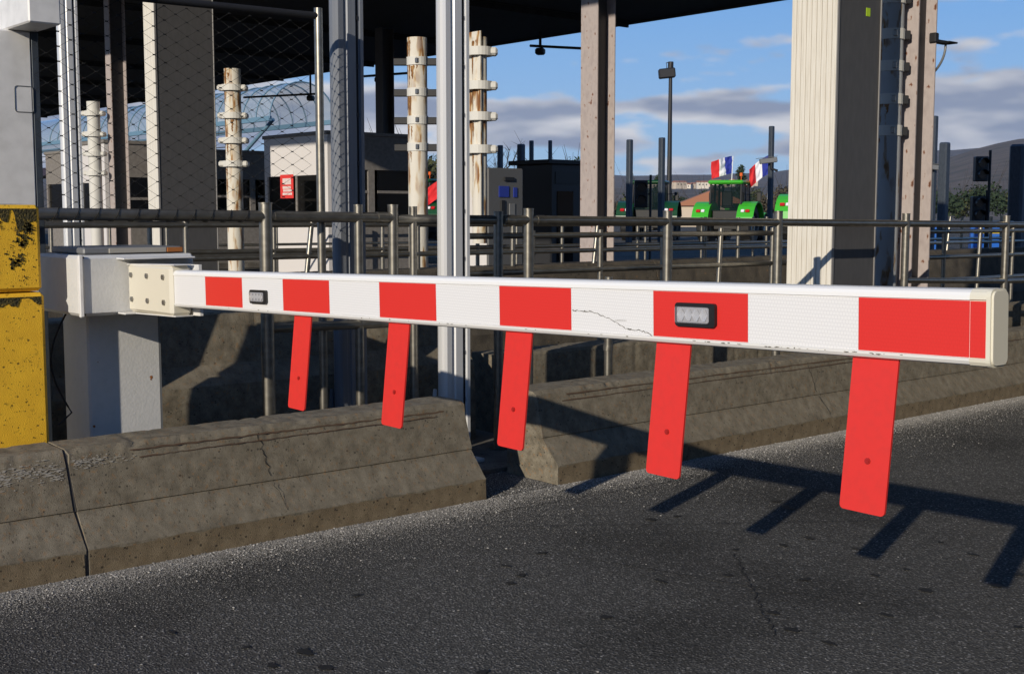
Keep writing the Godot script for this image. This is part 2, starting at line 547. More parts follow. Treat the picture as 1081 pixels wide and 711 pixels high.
# ---------------------------------------------------------------- builders: the lane in front
# concrete safety barrier: a profile (a, y) swept along the lane with an uneven, chipped surface
func safety_barrier(st: SurfaceTool, prof: Array, l0: float, l1: float, sd: int, rough := 0.0016) -> void:
	var n := noise(3.0, 3, sd)
	var chips := noise(22.0, 4, sd + 3)
	var segs := maxi(8, int((l1 - l0) / 0.02))
	var crest := 0.0
	for p in prof: crest = maxf(crest, p.y)
	sg += 1
	var grid := []
	for i in segs + 1:
		var l := lerpf(l0, l1, float(i) / segs)
		var row := []
		for k in prof.size():
			var p: Vector2 = prof[k]
			var d := n.get_noise_3d(p.x * 1.5, p.y * 1.5, l) * rough
			var top := 1.0 if p.y > crest - 0.035 and k < prof.size() - 2 else 0.0
			var chip := maxf(0.0, chips.get_noise_2d(l, float(k) * 0.02 + sd) - 0.2) * 0.028 * top
			var e := 0.0
			if i == 0 or i == segs: e = n.get_noise_2d(p.y * 9.0, p.x * 9.0 + i) * 0.012
			row.append(P(p.x + d - chip, maxf(0.0, p.y + (d - chip * 0.7 if p.y > 0.02 else 0.0)), l + e))
		grid.append(row)
	for i in segs:
		for k in prof.size() - 1:
			var e2: Vector2 = prof[k + 1] - prof[k]
			var out := Vector3(e2.y, -e2.x, 0)
			st.set_smooth_group(sg + k)
			face(st, [grid[i][k], grid[i][k + 1], grid[i + 1][k + 1], grid[i + 1][k]], out)
	sg += prof.size()
	st.set_smooth_group(-1)
	for e in [0, segs]:
		var flat := PackedVector2Array()
		for p in prof: flat.append(p)
		var t := Geometry2D.triangulate_polygon(flat)
		for q in range(0, t.size(), 3):
			face(st, [grid[e][t[q]], grid[e][t[q + 1]], grid[e][t[q + 2]]], Vector3(0, 0, 1 if e == 0 else -1))

# an irregular flake of matter lying on a surface: centre, two axes, half sizes
func flake(st: SurfaceTool, c: Vector3, u: Vector3, v: Vector3, w: float, h: float, rng: RandomNumberGenerator, n := 11) -> void:
	st.set_smooth_group(-1)
	var pts := []
	for k in n:
		var an := TAU * k / n
		var r := rng.randf_range(0.45, 1.0)
		pts.append(c + u * cos(an) * w * r + v * sin(an) * h * r)
	var nn := u.cross(v)
	for k in n:
		face(st, [c, pts[k], pts[(k + 1) % n]], nn)

# a wandering ribbon of given width on a surface with normal nn
func ribbon(st: SurfaceTool, pts: Array, nn: Vector3, width: float, rng: RandomNumberGenerator) -> void:
	st.set_smooth_group(-1)
	var prev := []
	for i in pts.size():
		var t: Vector3 = (pts[mini(i + 1, pts.size() - 1)] - pts[maxi(i - 1, 0)]).normalized()
		var s := nn.cross(t).normalized() * width * rng.randf_range(0.3, 1.0)
		var cur := [pts[i] - s, pts[i] + s]
		if i > 0: face(st, [prev[0], prev[1], cur[1], cur[0]], nn)
		prev = cur

func wander(p0: Vector3, p1: Vector3, n: int, amp: Vector3, rng: RandomNumberGenerator) -> Array:
	var out := []
	for i in n + 1:
		var j := Vector3(rng.randf_range(-1, 1), rng.randf_range(-1, 1), rng.randf_range(-1, 1)) * amp
		out.append(p0.lerp(p1, float(i) / n) + j)
	return out

const BARRIER := [Vector2(-4.33, 0.0), Vector2(-4.334, 0.092), Vector2(-4.342, 0.1), Vector2(-4.442, 0.214), Vector2(-4.4365, 0.2175), Vector2(-4.4795, 0.375), Vector2(-4.492, 0.418), Vector2(-4.512, 0.436), Vector2(-4.69, 0.438), Vector2(-4.705, 0.425), Vector2(-4.71, 0.0)]

func front_barriers() -> void:
	var rng := RandomNumberGenerator.new()
	rng.seed = 5
	var data := [
		[-1.3, 1.698, "weathered concrete safety barrier with white smears in front of the yellow blocks"],
		[1.710, 3.567, "weathered concrete safety barrier in front of the arm's grey pedestal"],
		[4.015, 9.2, "weathered concrete safety barrier with a sunlit end, in the arm's shadow"],
		[9.215, 15.0, "farther concrete safety barrier joined to the end of the sunlit one"]]
	for i in data.size():
		var t := thing("concrete_barrier", data[i][2], "concrete barrier", Vector3.ZERO, 0.0, "concrete barriers along the lane")
		var st := begin()
		safety_barrier(st, BARRIER, data[i][0], data[i][1], 40 + i * 7)
		obj("barrier_body", st, M.barrier_concrete, t)
		# mud-caked foot, up to the first bend of the profile
		st = begin()
		var cake := noise(8.0, 3, 90 + i)
		var n_seg := int((data[i][1] - data[i][0]) / 0.025)
		var last := []
		for k in n_seg + 1:
			var l: float = lerpf(data[i][0] + 0.004, data[i][1] - 0.004, float(k) / n_seg)
			var y1 := 0.088 + 0.012 * cake.get_noise_1d(l)
			var cur := [P(-4.3265, 0.0, l), P(-4.3285, y1 * 0.6, l), P(-4.3305, y1, l)]
			if k > 0:
				face(st, [last[0], last[1], cur[1], cur[0]], Vector3.RIGHT)
				face(st, [last[1], last[2], cur[2], cur[1]], Vector3.RIGHT)
			last = cur
		obj("muddy_foot", st, M.barrier_foot, t)
		# rust stains and cracks
		st = begin()
		for k in 2:
			var y0 := [0.407, 0.378][k] as float
			var a0 := -4.492 + (0.418 - y0) * 0.27 + 0.0045
			var s0: float = data[i][0] + rng.randf_range(0.1, 0.4)
			var s1: float = data[i][1] - rng.randf_range(0.1, 0.6)
			ribbon(st, wander(P(a0, y0, s0), P(a0, y0 + rng.randf_range(-0.012, 0.012), s1), 60, Vector3(0.0003, 0.0022, 0.004), rng), Vector3(1, 0.25, 0), 0.0042 - 0.0012 * k, rng)
		obj("rust_line", st, mat("rust_line", lin(0.095, 0.058, 0.036), 0.95), t).set_meta("kind", "stuff")
		st = begin()
		var lc: float = lerpf(data[i][0], data[i][1], 0.42)
		ribbon(st, wander(P(-4.492 + 0.0045, 0.41, lc), P(-4.438, 0.235, lc + 0.03), 14, Vector3(0.0003, 0.003, 0.008), rng), Vector3(1, 0.25, 0), 0.0022, rng)
		obj("crack", st, M.tar, t)
		st = begin()
		ribbon(st, wander(P(-4.42, 0.21, lc + 0.03), P(-4.345, 0.108, lc + 0.05), 9, Vector3(0.0003, 0.002, 0.006), rng), Vector3(0.8, 0.6, 0), 0.002, rng)
		obj("crack", st, M.tar, t)
		if i == 0:
			st = begin()
			for k in 620:
				var y := clampf(rng.randfn(0.365, 0.02), 0.31, 0.41)
				flake(st, P(-4.492 + (0.418 - y) * 0.27 + rng.randf_range(0.0035, 0.006), y, rng.randf_range(0.9, 1.68)), Vector3(0, 0, 1), Vector3(-0.26, 0.966, 0), rng.randf_range(0.002, 0.018), rng.randf_range(0.0008, 0.0032), rng, 7)
			obj("white_smear", st, M.lime_wash, t).set_meta("kind", "stuff")
		if i == 1:
			st = begin()
			for k in 130:
				var y := clampf(rng.randfn(0.385, 0.01), 0.35, 0.41)
				flake(st, P(-4.492 + (0.418 - y) * 0.27 + rng.randf_range(0.0035, 0.006), y, 1.72 + absf(rng.randfn(0, 0.12))), Vector3(0, 0, 1), Vector3(-0.26, 0.966, 0), rng.randf_range(0.002, 0.014), rng.randf_range(0.0008, 0.0026), rng, 7)
			obj("white_smear", st, M.lime_wash, t).set_meta("kind", "stuff")
			st = begin()
			var inner := []
			for p in BARRIER: inner.append(Vector2(p.x - 0.004 if p.x > -4.6 else p.x + 0.004, maxf(0.0, p.y - 0.004)))
			extrude(st, inner, P(0, 0, 1.694), Vector3.RIGHT, Vector3.UP, Vector3(0, 0, -0.02))
			obj("joint_filler", st, mat("joint_tar", lin(0.06, 0.056, 0.052), 0.9), t)
	# grit gathered along the foot of the barriers
	var mm := MultiMesh.new()
	mm.transform_format = MultiMesh.TRANSFORM_3D
	mm.use_colors = true
	var stone := begin()
	var ico := [Vector3(0, 1, 0), Vector3(0.9, 0.3, 0.2), Vector3(-0.2, 0.35, 0.95), Vector3(-0.95, 0.2, -0.1), Vector3(0.15, 0.25, -0.9), Vector3(0.1, -0.5, 0.05)]
	for k in 4:
		var p1: Vector3 = ico[1 + k]
		var p2: Vector3 = ico[1 + (k + 1) % 4] if k < 3 else ico[1]
		p1 = [ico[1], ico[2], ico[3], ico[4]][k]
		p2 = [ico[2], ico[3], ico[4], ico[1]][k]
		face(stone, [ico[0], p1, p2], p1 + p2 + Vector3.UP)
		face(stone, [ico[5], p1, p2], p1 + p2 - Vector3.UP)
	stone.generate_normals()
	mm.mesh = stone.commit()
	mm.instance_count = 190000
	for i in mm.instance_count:
		var l := rng.randf_range(0.9, 9.5)
		var d := (absf(rng.randfn(0.0, 0.11)) if rng.randf() < 0.72 else absf(rng.randfn(0.0, 0.3))) if rng.randf() < 0.955 else rng.randf_range(0.0, 1.0) * rng.randf_range(0.0, 3.2)
		var r := rng.randf_range(0.001, 0.0024) if rng.randf() < 0.98 else rng.randf_range(0.003, 0.007)
		var a := -4.322 + d
		if l > 3.6 and l < 4.0 and rng.randf() < 0.4: a = -4.33 - absf(rng.randfn(0.0, 0.2))
		mm.set_instance_transform(i, Transform3D(Basis(Vector3.UP, rng.randf() * TAU).scaled(Vector3(r, r * 0.6, r * rng.randf_range(0.7, 1.2))), P(a, r * 0.25 + 0.001, l)))
		var v := rng.randf_range(0.16, 0.34) if rng.randf() < 0.75 else rng.randf_range(0.34, 0.6)
		mm.set_instance_color(i, Color(v, v * 0.96, v * 0.9))
	var gm := mat("grit", Color.WHITE, 0.95)
	gm.vertex_color_use_as_albedo = true
	var g := MultiMeshInstance3D.new()
	g.name = numbered("grit")
	g.multimesh = mm
	g.material_override = gm
	add_child(g)
	tag(g, "pale grit lying along the foot of the concrete barriers", "grit", "", "stuff")

func road() -> void:
	var rng := RandomNumberGenerator.new()
	rng.seed = 91
	var st := begin()
	st.set_smooth_group(-1)
	face(st, [P(-95, 0, -40), P(60, 0, -40), P(60, 0, 120), P(-95, 0, 120)], Vector3.UP)
	var r := structure("road", st, M.asphalt, "dark grey asphalt of the toll lanes with pale aggregate")
	st = begin()
	for c in [[P(-3.95, 0.004, 3.2), P(-2.9, 0.004, 4.6)], [P(-3.4, 0.003, 3.2), P(-2.4, 0.003, 3.5)], [P(-4.1, 0.003, 3.35), P(-4.0, 0.003, 4.9)], [P(-3.0, 0.004, 3.7), P(-2.3, 0.004, 3.05)]]:
		st = begin()
		ribbon(st, wander(c[0], c[1], 90, Vector3(0.009, 0, 0.009), rng), Vector3.UP, 0.003, rng)
		obj("crack", st, mat("crack_dark", lin(0.022, 0.021, 0.02), 0.9), r)
	st = begin()
	for k in 46:
		st = begin()
		flake(st, P(rng.randf_range(-3.7, -1.7), 0.004, rng.randf_range(1.6, 4.6)), Vector3.RIGHT, Vector3.FORWARD, rng.randf_range(0.014, 0.04), rng.randf_range(0.012, 0.032), rng, 14)
		obj("tar_spot", st, M.tar, r)

func yellow_blocks() -> void:
	var rng := RandomNumberGenerator.new()
	rng.seed = 17
	var spots := [[0.0, 1.0, 1.45, 1.745, "tall yellow painted concrete block standing behind the barrier"], [1.006, 1.331, 1.455, 1.738, "small yellow painted concrete block with blackened top, upper one of the pair"]]
	for i in 2:
		var s: Array = spots[i]
		var t := thing("concrete_block", s[4], "concrete block", Vector3.ZERO, 0.0, "stacked yellow concrete blocks")
		var st := begin()
		ab(st, -4.76, -5.0, s[0], s[1], s[2], s[3], 0.014)
		obj("block_body", st, M.yellow_paint, t)
		st = begin()
		# growth: a ragged band under the upper edge, lying on the lane side, the end and the top
		var h: float = 0.07 if i == 1 else 0.03
		var nz := noise(14.0, 3, 60 + i)
		var segs := 60
		for side in 2:
			var prev := []
			for k in segs + 1:
				var f := float(k) / segs
				var drop := maxf(0.004, h * (0.75 + 1.5 * nz.get_noise_2d(f * 0.3, side * 3.0)))
				var top: Vector3 = P(-4.7575, s[1] - 0.014, lerpf(s[2], s[3] - 0.014, f)) if side == 0 else P(lerpf(-4.774, -4.99, f), s[1] - 0.014, s[3] - 0.0 + 0.0022)
				if side == 1 : top = P(lerpf(-4.774, -4.99, f), s[1] - 0.014, s[2] - 0.0022)
				var cur := [top, top - Vector3.UP * drop]
				if k > 0: face(st, [prev[0], prev[1], cur[1], cur[0]], Vector3(1, 0, 0) if side == 0 else Vector3(0, 0, 1))
				prev = cur
		if i == 1:
			face(st, [P(-4.774, 1.3335, 1.47), P(-4.774, 1.3335, 1.708), P(-4.99, 1.3335, 1.708), P(-4.99, 1.3335, 1.47)], Vector3.UP)
			for c in [[1.20, 1.67, 0.03, 0.03], [1.12, 1.64, 0.032, 0.035], [1.255, 1.56, 0.03, 0.04], [1.24, 1.69, 0.025, 0.02]]:
				for k in 46:
					flake(st, P(-4.7572, c[0] + rng.randfn(0, 0.5) * c[2], c[1] + rng.randfn(0, 0.5) * c[3]), Vector3(0, 0, 1), Vector3.UP, rng.randf_range(0.002, 0.009), rng.randf_range(0.002, 0.009), rng)
		for k in 70:
			flake(st, P(-4.7572, rng.randf_range(s[0] + 0.02, s[1] - 0.03), rng.randf_range(1.47, s[3] - 0.03)), Vector3(0, 0, 1), Vector3.UP, rng.randf_range(0.0015, 0.005), rng.randf_range(0.0015, 0.005), rng, 7)
		obj("black_growth", st, M.black_growth, t).set_meta("kind", "stuff")

func bolt(t: Node, at: Vector3, n: Vector3, r := 0.008, m: Material = null) -> void:
	var st := begin()
	tube(st, [at - n * 0.002, at + n * 0.006], r, 6)
	obj("bolt", st, m if m else M.bolt_steel, t)

func barrier_machine() -> void:
	var t := thing("barrier_housing", "pale grey metal barrier drive box with pedestal beside the yellow blocks", "barrier drive", Vector3.ZERO)
	var st := begin()
	ab(st, -4.69, -5.12, 0.905, 1.138, 1.85, 2.33, 0.012)
	obj("drive_box", st, M.housing_paint, t)
	st = begin()
	ab(st, -4.675, -4.691, 0.902, 1.141, 1.846, 1.864, 0.004)
	obj("edge_strip", st, M.white_paint, t)
	st = begin()
	ab(st, -4.76, -5.10, 1.1405, 1.166, 1.9, 2.31, 0.006)
	var lid := obj("lid", st, M.gray_metal, t)
	st = begin()
	ab(st, -4.752, -4.7595, 1.143, 1.163, 2.0, 2.24, 0.002)
	obj("lid_edge", st, M.lime_wash, lid)
	st = begin()
	ab(st, -4.750, -4.7595, 1.1435, 1.1625, 2.242, 2.31, 0.002)
	obj("rusty_edge", st, M.rust_edge, lid)
	st = begin()
	ab(st, -4.9, -5.16, 0.0, 0.9045, 1.96, 2.272, 0.008)
	obj("pedestal", st, M.housing_paint, t)
	st = begin()
	ab(st, -4.8985, -4.8995, 0.01, 0.9, 2.262, 2.2715)
	obj("pedestal_seam", st, M.gray_metal, t)
	var rng := RandomNumberGenerator.new()
	rng.seed = 3
	st = begin()
	for c in [[0.62, 2.225, 0.008], [0.61, 2.224, 0.004], [0.44, 1.975, 0.007], [0.70, 2.0, 0.003]]:
		flake(st, P(-4.8988, c[0], c[1]), Vector3(0, 0, 1), Vector3.UP, c[2], c[2] * 1.2, rng)
	obj("rust_spot", st, M.rust_edge, t).set_meta("kind", "stuff")
	for q in [[1.131, 1.868], [0.913, 1.868]]:
		bolt(t, P(-4.688, q[0], q[1]), Vector3.RIGHT, 0.004, M.black_plastic)
	st = begin()
	# frame of the slot that the arm's clamp leaves by
	ab(st, -4.62, -4.689, 1.121, 1.128, 2.0, 2.30, 0.002)
	obj("slot_lip", st, M.white_paint, t)
	st = begin()
	ab(st, -4.62, -4.689, 0.909, 0.916, 2.0, 2.30, 0.002)
	obj("slot_lip", st, M.white_paint, t)
	st = begin()
	var cable := []
	for k in 15:
		var f := k / 14.0
		cable.append(P(-4.93 - 0.05 * sin(f * 3.0), lerpf(0.92, 0.5, f), 1.90 - 0.06 * sin(f * PI)))
	cable.append(P(-4.93, 0.455, 1.84))
	tube(st, cable, 0.004, 6)
	obj("cable", st, M.rubber, t)

func barrier_arm() -> void:
	var t := thing("barrier_boom", "red and white striped barrier arm with red hanging flaps, closed across the lane", "barrier arm", P(-4.299, 0.955, 2.05))
	t.rotation.z = 0.0237
	var prof := [Vector2(-0.055, 0.012), Vector2(-0.05, 0.004), Vector2(-0.042, 0.0), Vector2(-0.013, 0.0), Vector2(-0.005, 0.003), Vector2(-0.0008, 0.009), Vector2(0.0, 0.0135), Vector2(-0.004, 0.0145), Vector2(-0.004, 0.1165), Vector2(0.0, 0.1175), Vector2(-0.0008, 0.125), Vector2(-0.004, 0.131), Vector2(-0.010, 0.135), Vector2(-0.018, 0.1365), Vector2(-0.038, 0.1365), Vector2(-0.047, 0.134), Vector2(-0.053, 0.128), Vector2(-0.055, 0.12)]
	var st := begin()
	extrude(st, prof, Vector3(0.0, 0, 0), Vector3(0, 0, 1), Vector3.UP, Vector3(3.16, 0, 0))
	obj("beam", st, M.arm_white, t)
	var cuts := [0.0, 0.248, 0.515, 0.783, 1.059, 1.326, 1.596, 1.864, 2.131, 2.398, 2.664, 2.93, 3.1585]
	for i in 12:
		st = begin()
		bx(st, Vector3((cuts[i] + cuts[i + 1]) / 2, 0.0655, -0.0033), Vector3(cuts[i + 1] - cuts[i] - 0.0006, 0.1005, 0.0014))
		obj("reflective_stripe", st, M.sheet_red if i % 2 == 1 else M.sheet_white, t)
	# end cap
	st = begin()
	var cap := []
	for p in prof:
		var q: Vector2 = p
		cap.append(Vector2(q.x * 1.05 + 0.0015, q.y * 1.022 - 0.0015) if not is_equal_approx(q.x, -0.004) else Vector2(-0.0022, q.y))
	extrude(st, cap, Vector3(3.16, 0, 0), Vector3(0, 0, 1), Vector3.UP, Vector3(0.032, 0, 0))
	var c := obj("end_cap", st, M.cream_cap, t)
	st = begin()
	extrude(st, round_rect(0.059, 0.139, 0.014), Vector3(3.192, 0.068, -0.0275), Vector3(0, 0, 1), Vector3.UP, Vector3(0.008, 0, 0))
	extrude(st, round_rect(0.051, 0.131, 0.012), Vector3(3.2, 0.068, -0.0275), Vector3(0, 0, 1), Vector3.UP, Vector3(0.004, 0, 0))
	obj("cap_end", st, M.cream_cap, c)
	st = begin()
	bx(st, Vector3(3.176, 0.0655, -0.0014), Vector3(0.031, 0.1, 0.0014))
	obj("reflective_stripe", st, M.sheet_red, c)
	# clamp
	st = begin()
	bx(st, Vector3(-0.185, 0.062, -0.03), Vector3(0.375, 0.186, 0.085), Basis(Vector3(0, 0, 1), -0.018), 0.012)
	var cl := obj("clamp", st, M.cream_plastic, t)
	for x in [-0.335, -0.195, -0.055]:
		for y in [0.018, 0.112]:
			bolt(cl, Vector3(x, y - x * 0.018 - 0.003, 0.0125), Vector3(0, 0, 1), 0.011)
	st = begin()
	bx(st, Vector3(-0.19, 0.155, -0.03), Vector3(0.42, 0.004, 0.07))
	bx(st, Vector3(-0.19, -0.034, -0.03), Vector3(0.42, 0.004, 0.07))
	bx(st, Vector3(0.0, 0.06, -0.085), Vector3(0.1, 0.19, 0.012))
	obj("clamp_plate", st, M.white_paint, t)
	# warning lamps
	for q in [[0.573 + 0.06, 0.055, 0.108, 0.045], [2.469 + 0.057, 0.067, 0.112, 0.051]]:
		st = begin()
		extrude(st, round_rect(q[2], q[3], 0.007), Vector3(q[0], q[1], -0.0026), Vector3.RIGHT, Vector3.UP, Vector3(0, 0, 0.009))
		var lamp := obj("warning_lamp", st, M.black_plastic, t)
		st = begin()
		extrude(st, round_rect(q[2] * 0.80, q[3] * 0.64, 0.004), Vector3(q[0] - 0.004, q[1], 0.0066), Vector3.RIGHT, Vector3.UP, Vector3(0, 0, 0.0012))
		obj("reflector_tray", st, mat("tray", lin(0.45, 0.45, 0.47), 0.35, 0.3), lamp)
		for k in 4:
			var cx: float = q[0] - 0.004 + (k - 1.5) * q[2] * 0.19
			st = begin()
			for j in 6:
				var an0 := TAU * j / 6
				var an1 := TAU * (j + 1) / 6
				var o0 := Vector3(cx + cos(an0) * q[2] * 0.092, q[1] + sin(an0) * q[3] * 0.29, 0.0082 + 0.003 * (j % 2))
				var o1 := Vector3(cx + cos(an1) * q[2] * 0.092, q[1] + sin(an1) * q[3] * 0.29, 0.0082 + 0.003 * ((j + 1) % 2))
				face(st, [o0, o1, Vector3(cx, q[1], 0.0081)], Vector3(0, 0, 1))
			obj("reflector", st, mat("reflector_silver", lin(0.80, 0.80, 0.82), 0.3, 0.6), lamp)
		st = begin()
		extrude(st, round_rect(q[2] * 0.84, q[3] * 0.70, 0.005), Vector3(q[0] - 0.004, q[1], 0.0116), Vector3.RIGHT, Vector3.UP, Vector3(0, 0, 0.002))
		obj("lens", st, M.lens, lamp)
	# flaps
	for x in [0.872, 1.396, 1.918, 2.442, 2.957]:
		var b := Basis(Vector3(1, 0, 0), -0.097) * Basis(Vector3(0, 0, 1), -0.034)
		var o := Vector3(x, -0.135, -0.024) + b * Vector3.ZERO
		o = Vector3(x, 0.012, -0.024) + b * Vector3(0, -0.155, 0)
		st = begin()
		var pl := []
		for p in round_rect(0.1, 0.31, 0.009): pl.append(p)
		extrude(st, pl, o - b * Vector3(0, 0, 0.0025), b.x, b.y, b.z * 0.005)
		var fl := obj("flap", st, M.flap_red, t)
		st = begin()
		tube(st, [o + b * Vector3(0.004, -0.055, 0.0022), o + b * Vector3(0.004, -0.055, 0.0052)], 0.0062, 10)
		tube(st, [o + b * Vector3(0.004, -0.055, 0.005), o + b * Vector3(0.004, -0.055, 0.0066)], 0.004, 8)
		obj("rivet", st, mat("rivet_red", lin(0.35, 0.014, 0.012), 0.4), fl)
	# scratches and chipped paint
	var rng := RandomNumberGenerator.new()
	rng.seed = 12
	var line := [[2.135, 0.0635], [2.16, 0.064], [2.20, 0.062], [2.235, 0.055], [2.262, 0.048], [2.29, 0.036], [2.315, 0.027], [2.335, 0.026], [2.36, 0.025], [2.385, 0.020], [2.395, 0.014]]
	st = begin()
	var pts := []
	for k in line.size() - 1:
		for j in 6:
			var f := j / 6.0
			pts.append(Vector3(lerpf(line[k][0], line[k + 1][0], f), lerpf(line[k][1], line[k + 1][1], f) + rng.randf_range(-0.0016, 0.0016), -0.0019))
	ribbon(st, pts, Vector3(0, 0, 1), 0.0011, rng)
	ribbon(st, [Vector3(2.27, 0.044, -0.0019), Vector3(2.29, 0.0455, -0.0019), Vector3(2.315, 0.046, -0.0019)], Vector3(0, 0, 1), 0.0006, rng)
	for k in 9:
		flake(st, Vector3(rng.randf_range(2.135, 2.2), 0.063 + rng.randfn(0, 0.0015), -0.0018), Vector3.RIGHT, Vector3.UP, 0.003, 0.0012, rng)
	for k in 5:
		flake(st, Vector3(rng.randf_range(2.318, 2.335), 0.026, -0.0018), Vector3.RIGHT, Vector3.UP, 0.004, 0.0014, rng)
	obj("scratch", st, mat("scratch_gray", lin(0.10, 0.095, 0.08), 0.8), t).set_meta("kind", "stuff")
	st = begin()
	for k in 46:
		var x := rng.randf_range(2.4, 3.12) if k < 30 else rng.randf_range(0.3, 2.4)
		flake(st, Vector3(x, rng.randf_range(0.0088, 0.0115), 0.0004), Vector3.RIGHT, Vector3.UP, rng.randf_range(0.001, 0.008), rng.randf_range(0.0004, 0.0016), rng)
	obj("chipped_edge", st, mat("chip_gray", lin(0.16, 0.145, 0.12), 0.8), t).set_meta("kind", "stuff")

func rear_island_wall() -> void:
	var labels := ["tall concrete barrier at the rear of the island, behind the barrier drive box", "low concrete kerb wall behind the steel railing on the island"]
	var high := [Vector2(-5.46, 0.0), Vector2(-5.465, 0.40), Vector2(-5.475, 0.47), Vector2(-5.57, 0.545), Vector2(-5.585, 0.56), Vector2(-5.64, 0.80), Vector2(-5.66, 0.81), Vector2(-5.86, 0.81), Vector2(-5.95, 0.3), Vector2(-5.96, 0.0)]
	var t := thing("rear_barrier", labels[0], "concrete barrier")
	var st := begin()
	safety_barrier(st, high, -1.0, 4.42, 77)
	obj("barrier_body", st, M.barrier_concrete, t)
	var lowp := [Vector2(-5.52, 0.0), Vector2(-5.525, 0.46), Vector2(-5.535, 0.478), Vector2(-5.75, 0.48), Vector2(-5.76, 0.30), Vector2(-5.8, 0.0)]
	t = thing("kerb_wall", labels[1], "kerb wall")
	st = begin()
	safety_barrier(st, lowp, 4.62, 7.6, 78)
	obj("kerb_stone", st, M.barrier_concrete, t)
	st = begin()
	safety_barrier(st, lowp, 9.6, 15.0, 79)
	obj("kerb_stone", st, M.barrier_concrete, t)

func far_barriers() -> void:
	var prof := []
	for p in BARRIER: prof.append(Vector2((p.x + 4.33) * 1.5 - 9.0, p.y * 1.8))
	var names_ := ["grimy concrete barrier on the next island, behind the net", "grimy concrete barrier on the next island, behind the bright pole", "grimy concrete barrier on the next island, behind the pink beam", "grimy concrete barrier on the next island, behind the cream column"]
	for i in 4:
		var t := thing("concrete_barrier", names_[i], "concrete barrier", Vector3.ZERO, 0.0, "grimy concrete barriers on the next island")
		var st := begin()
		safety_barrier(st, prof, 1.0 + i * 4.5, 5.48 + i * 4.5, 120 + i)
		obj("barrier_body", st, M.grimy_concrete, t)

func slot_pole(label: String, l0: float, a: float, top: float, m: Material) -> void:
	# aluminium extrusion: a round-nosed upright with a slotted flange
	var t := thing("aluminium_pole", label, "pole", P(a, 0, l0), 0.0, "aluminium uprights on the island")
	var st := begin()
	var prof := [Vector2(0.0, 0.0), Vector2(0.012, -0.012), Vector2(0.03, -0.018), Vector2(0.05, -0.018), Vector2(0.066, -0.012), Vector2(0.075, 0.0), Vector2(0.075, 0.03), Vector2(0.068, 0.036), Vector2(0.068, 0.05), Vector2(0.075, 0.056), Vector2(0.075, 0.10), Vector2(0.066, 0.102), Vector2(0.066, 0.128), Vector2(0.075, 0.13), Vector2(0.075, 0.148), Vector2(-0.03, 0.148), Vector2(-0.03, 0.03), Vector2(-0.012, 0.03), Vector2(-0.012, 0.012)]
	extrude(st, prof, Vector3.ZERO, Vector3(1, 0, 0), Vector3(0, 0, -1), Vector3(0, top, 0))
	obj("upright", st, m, t)
	st = begin()
	bx(st, Vector3(0.0664, top / 2, -0.115), Vector3(0.001, top - 0.02, 0.012))
	obj("slot", st, M.slot_black, t)
	for k in 16:
		st = begin()
		bx(st, Vector3(0.0675, 0.35 + k * 0.24, -0.115), Vector3(0.006, 0.022, 0.014), Basis.IDENTITY, 0.002)
		obj("slot_nut", st, M.black_steel, t)
	st = begin()
	bx(st, Vector3(0.02, 0.03, -0.06), Vector3(0.22, 0.02, 0.28), Basis.IDENTITY, 0.004)
	obj("base_plate", st, m, t)
	st = begin()
	extrude(st, [Vector2(0, 0), Vector2(-0.09, 0), Vector2(-0.02, 0.36), Vector2(0, 0.36)], Vector3(-0.02, 0.04, 0.004), Vector3(1, 0, 0), Vector3.UP, Vector3(0, 0, -0.008))
	obj("gusset", st, m, t)

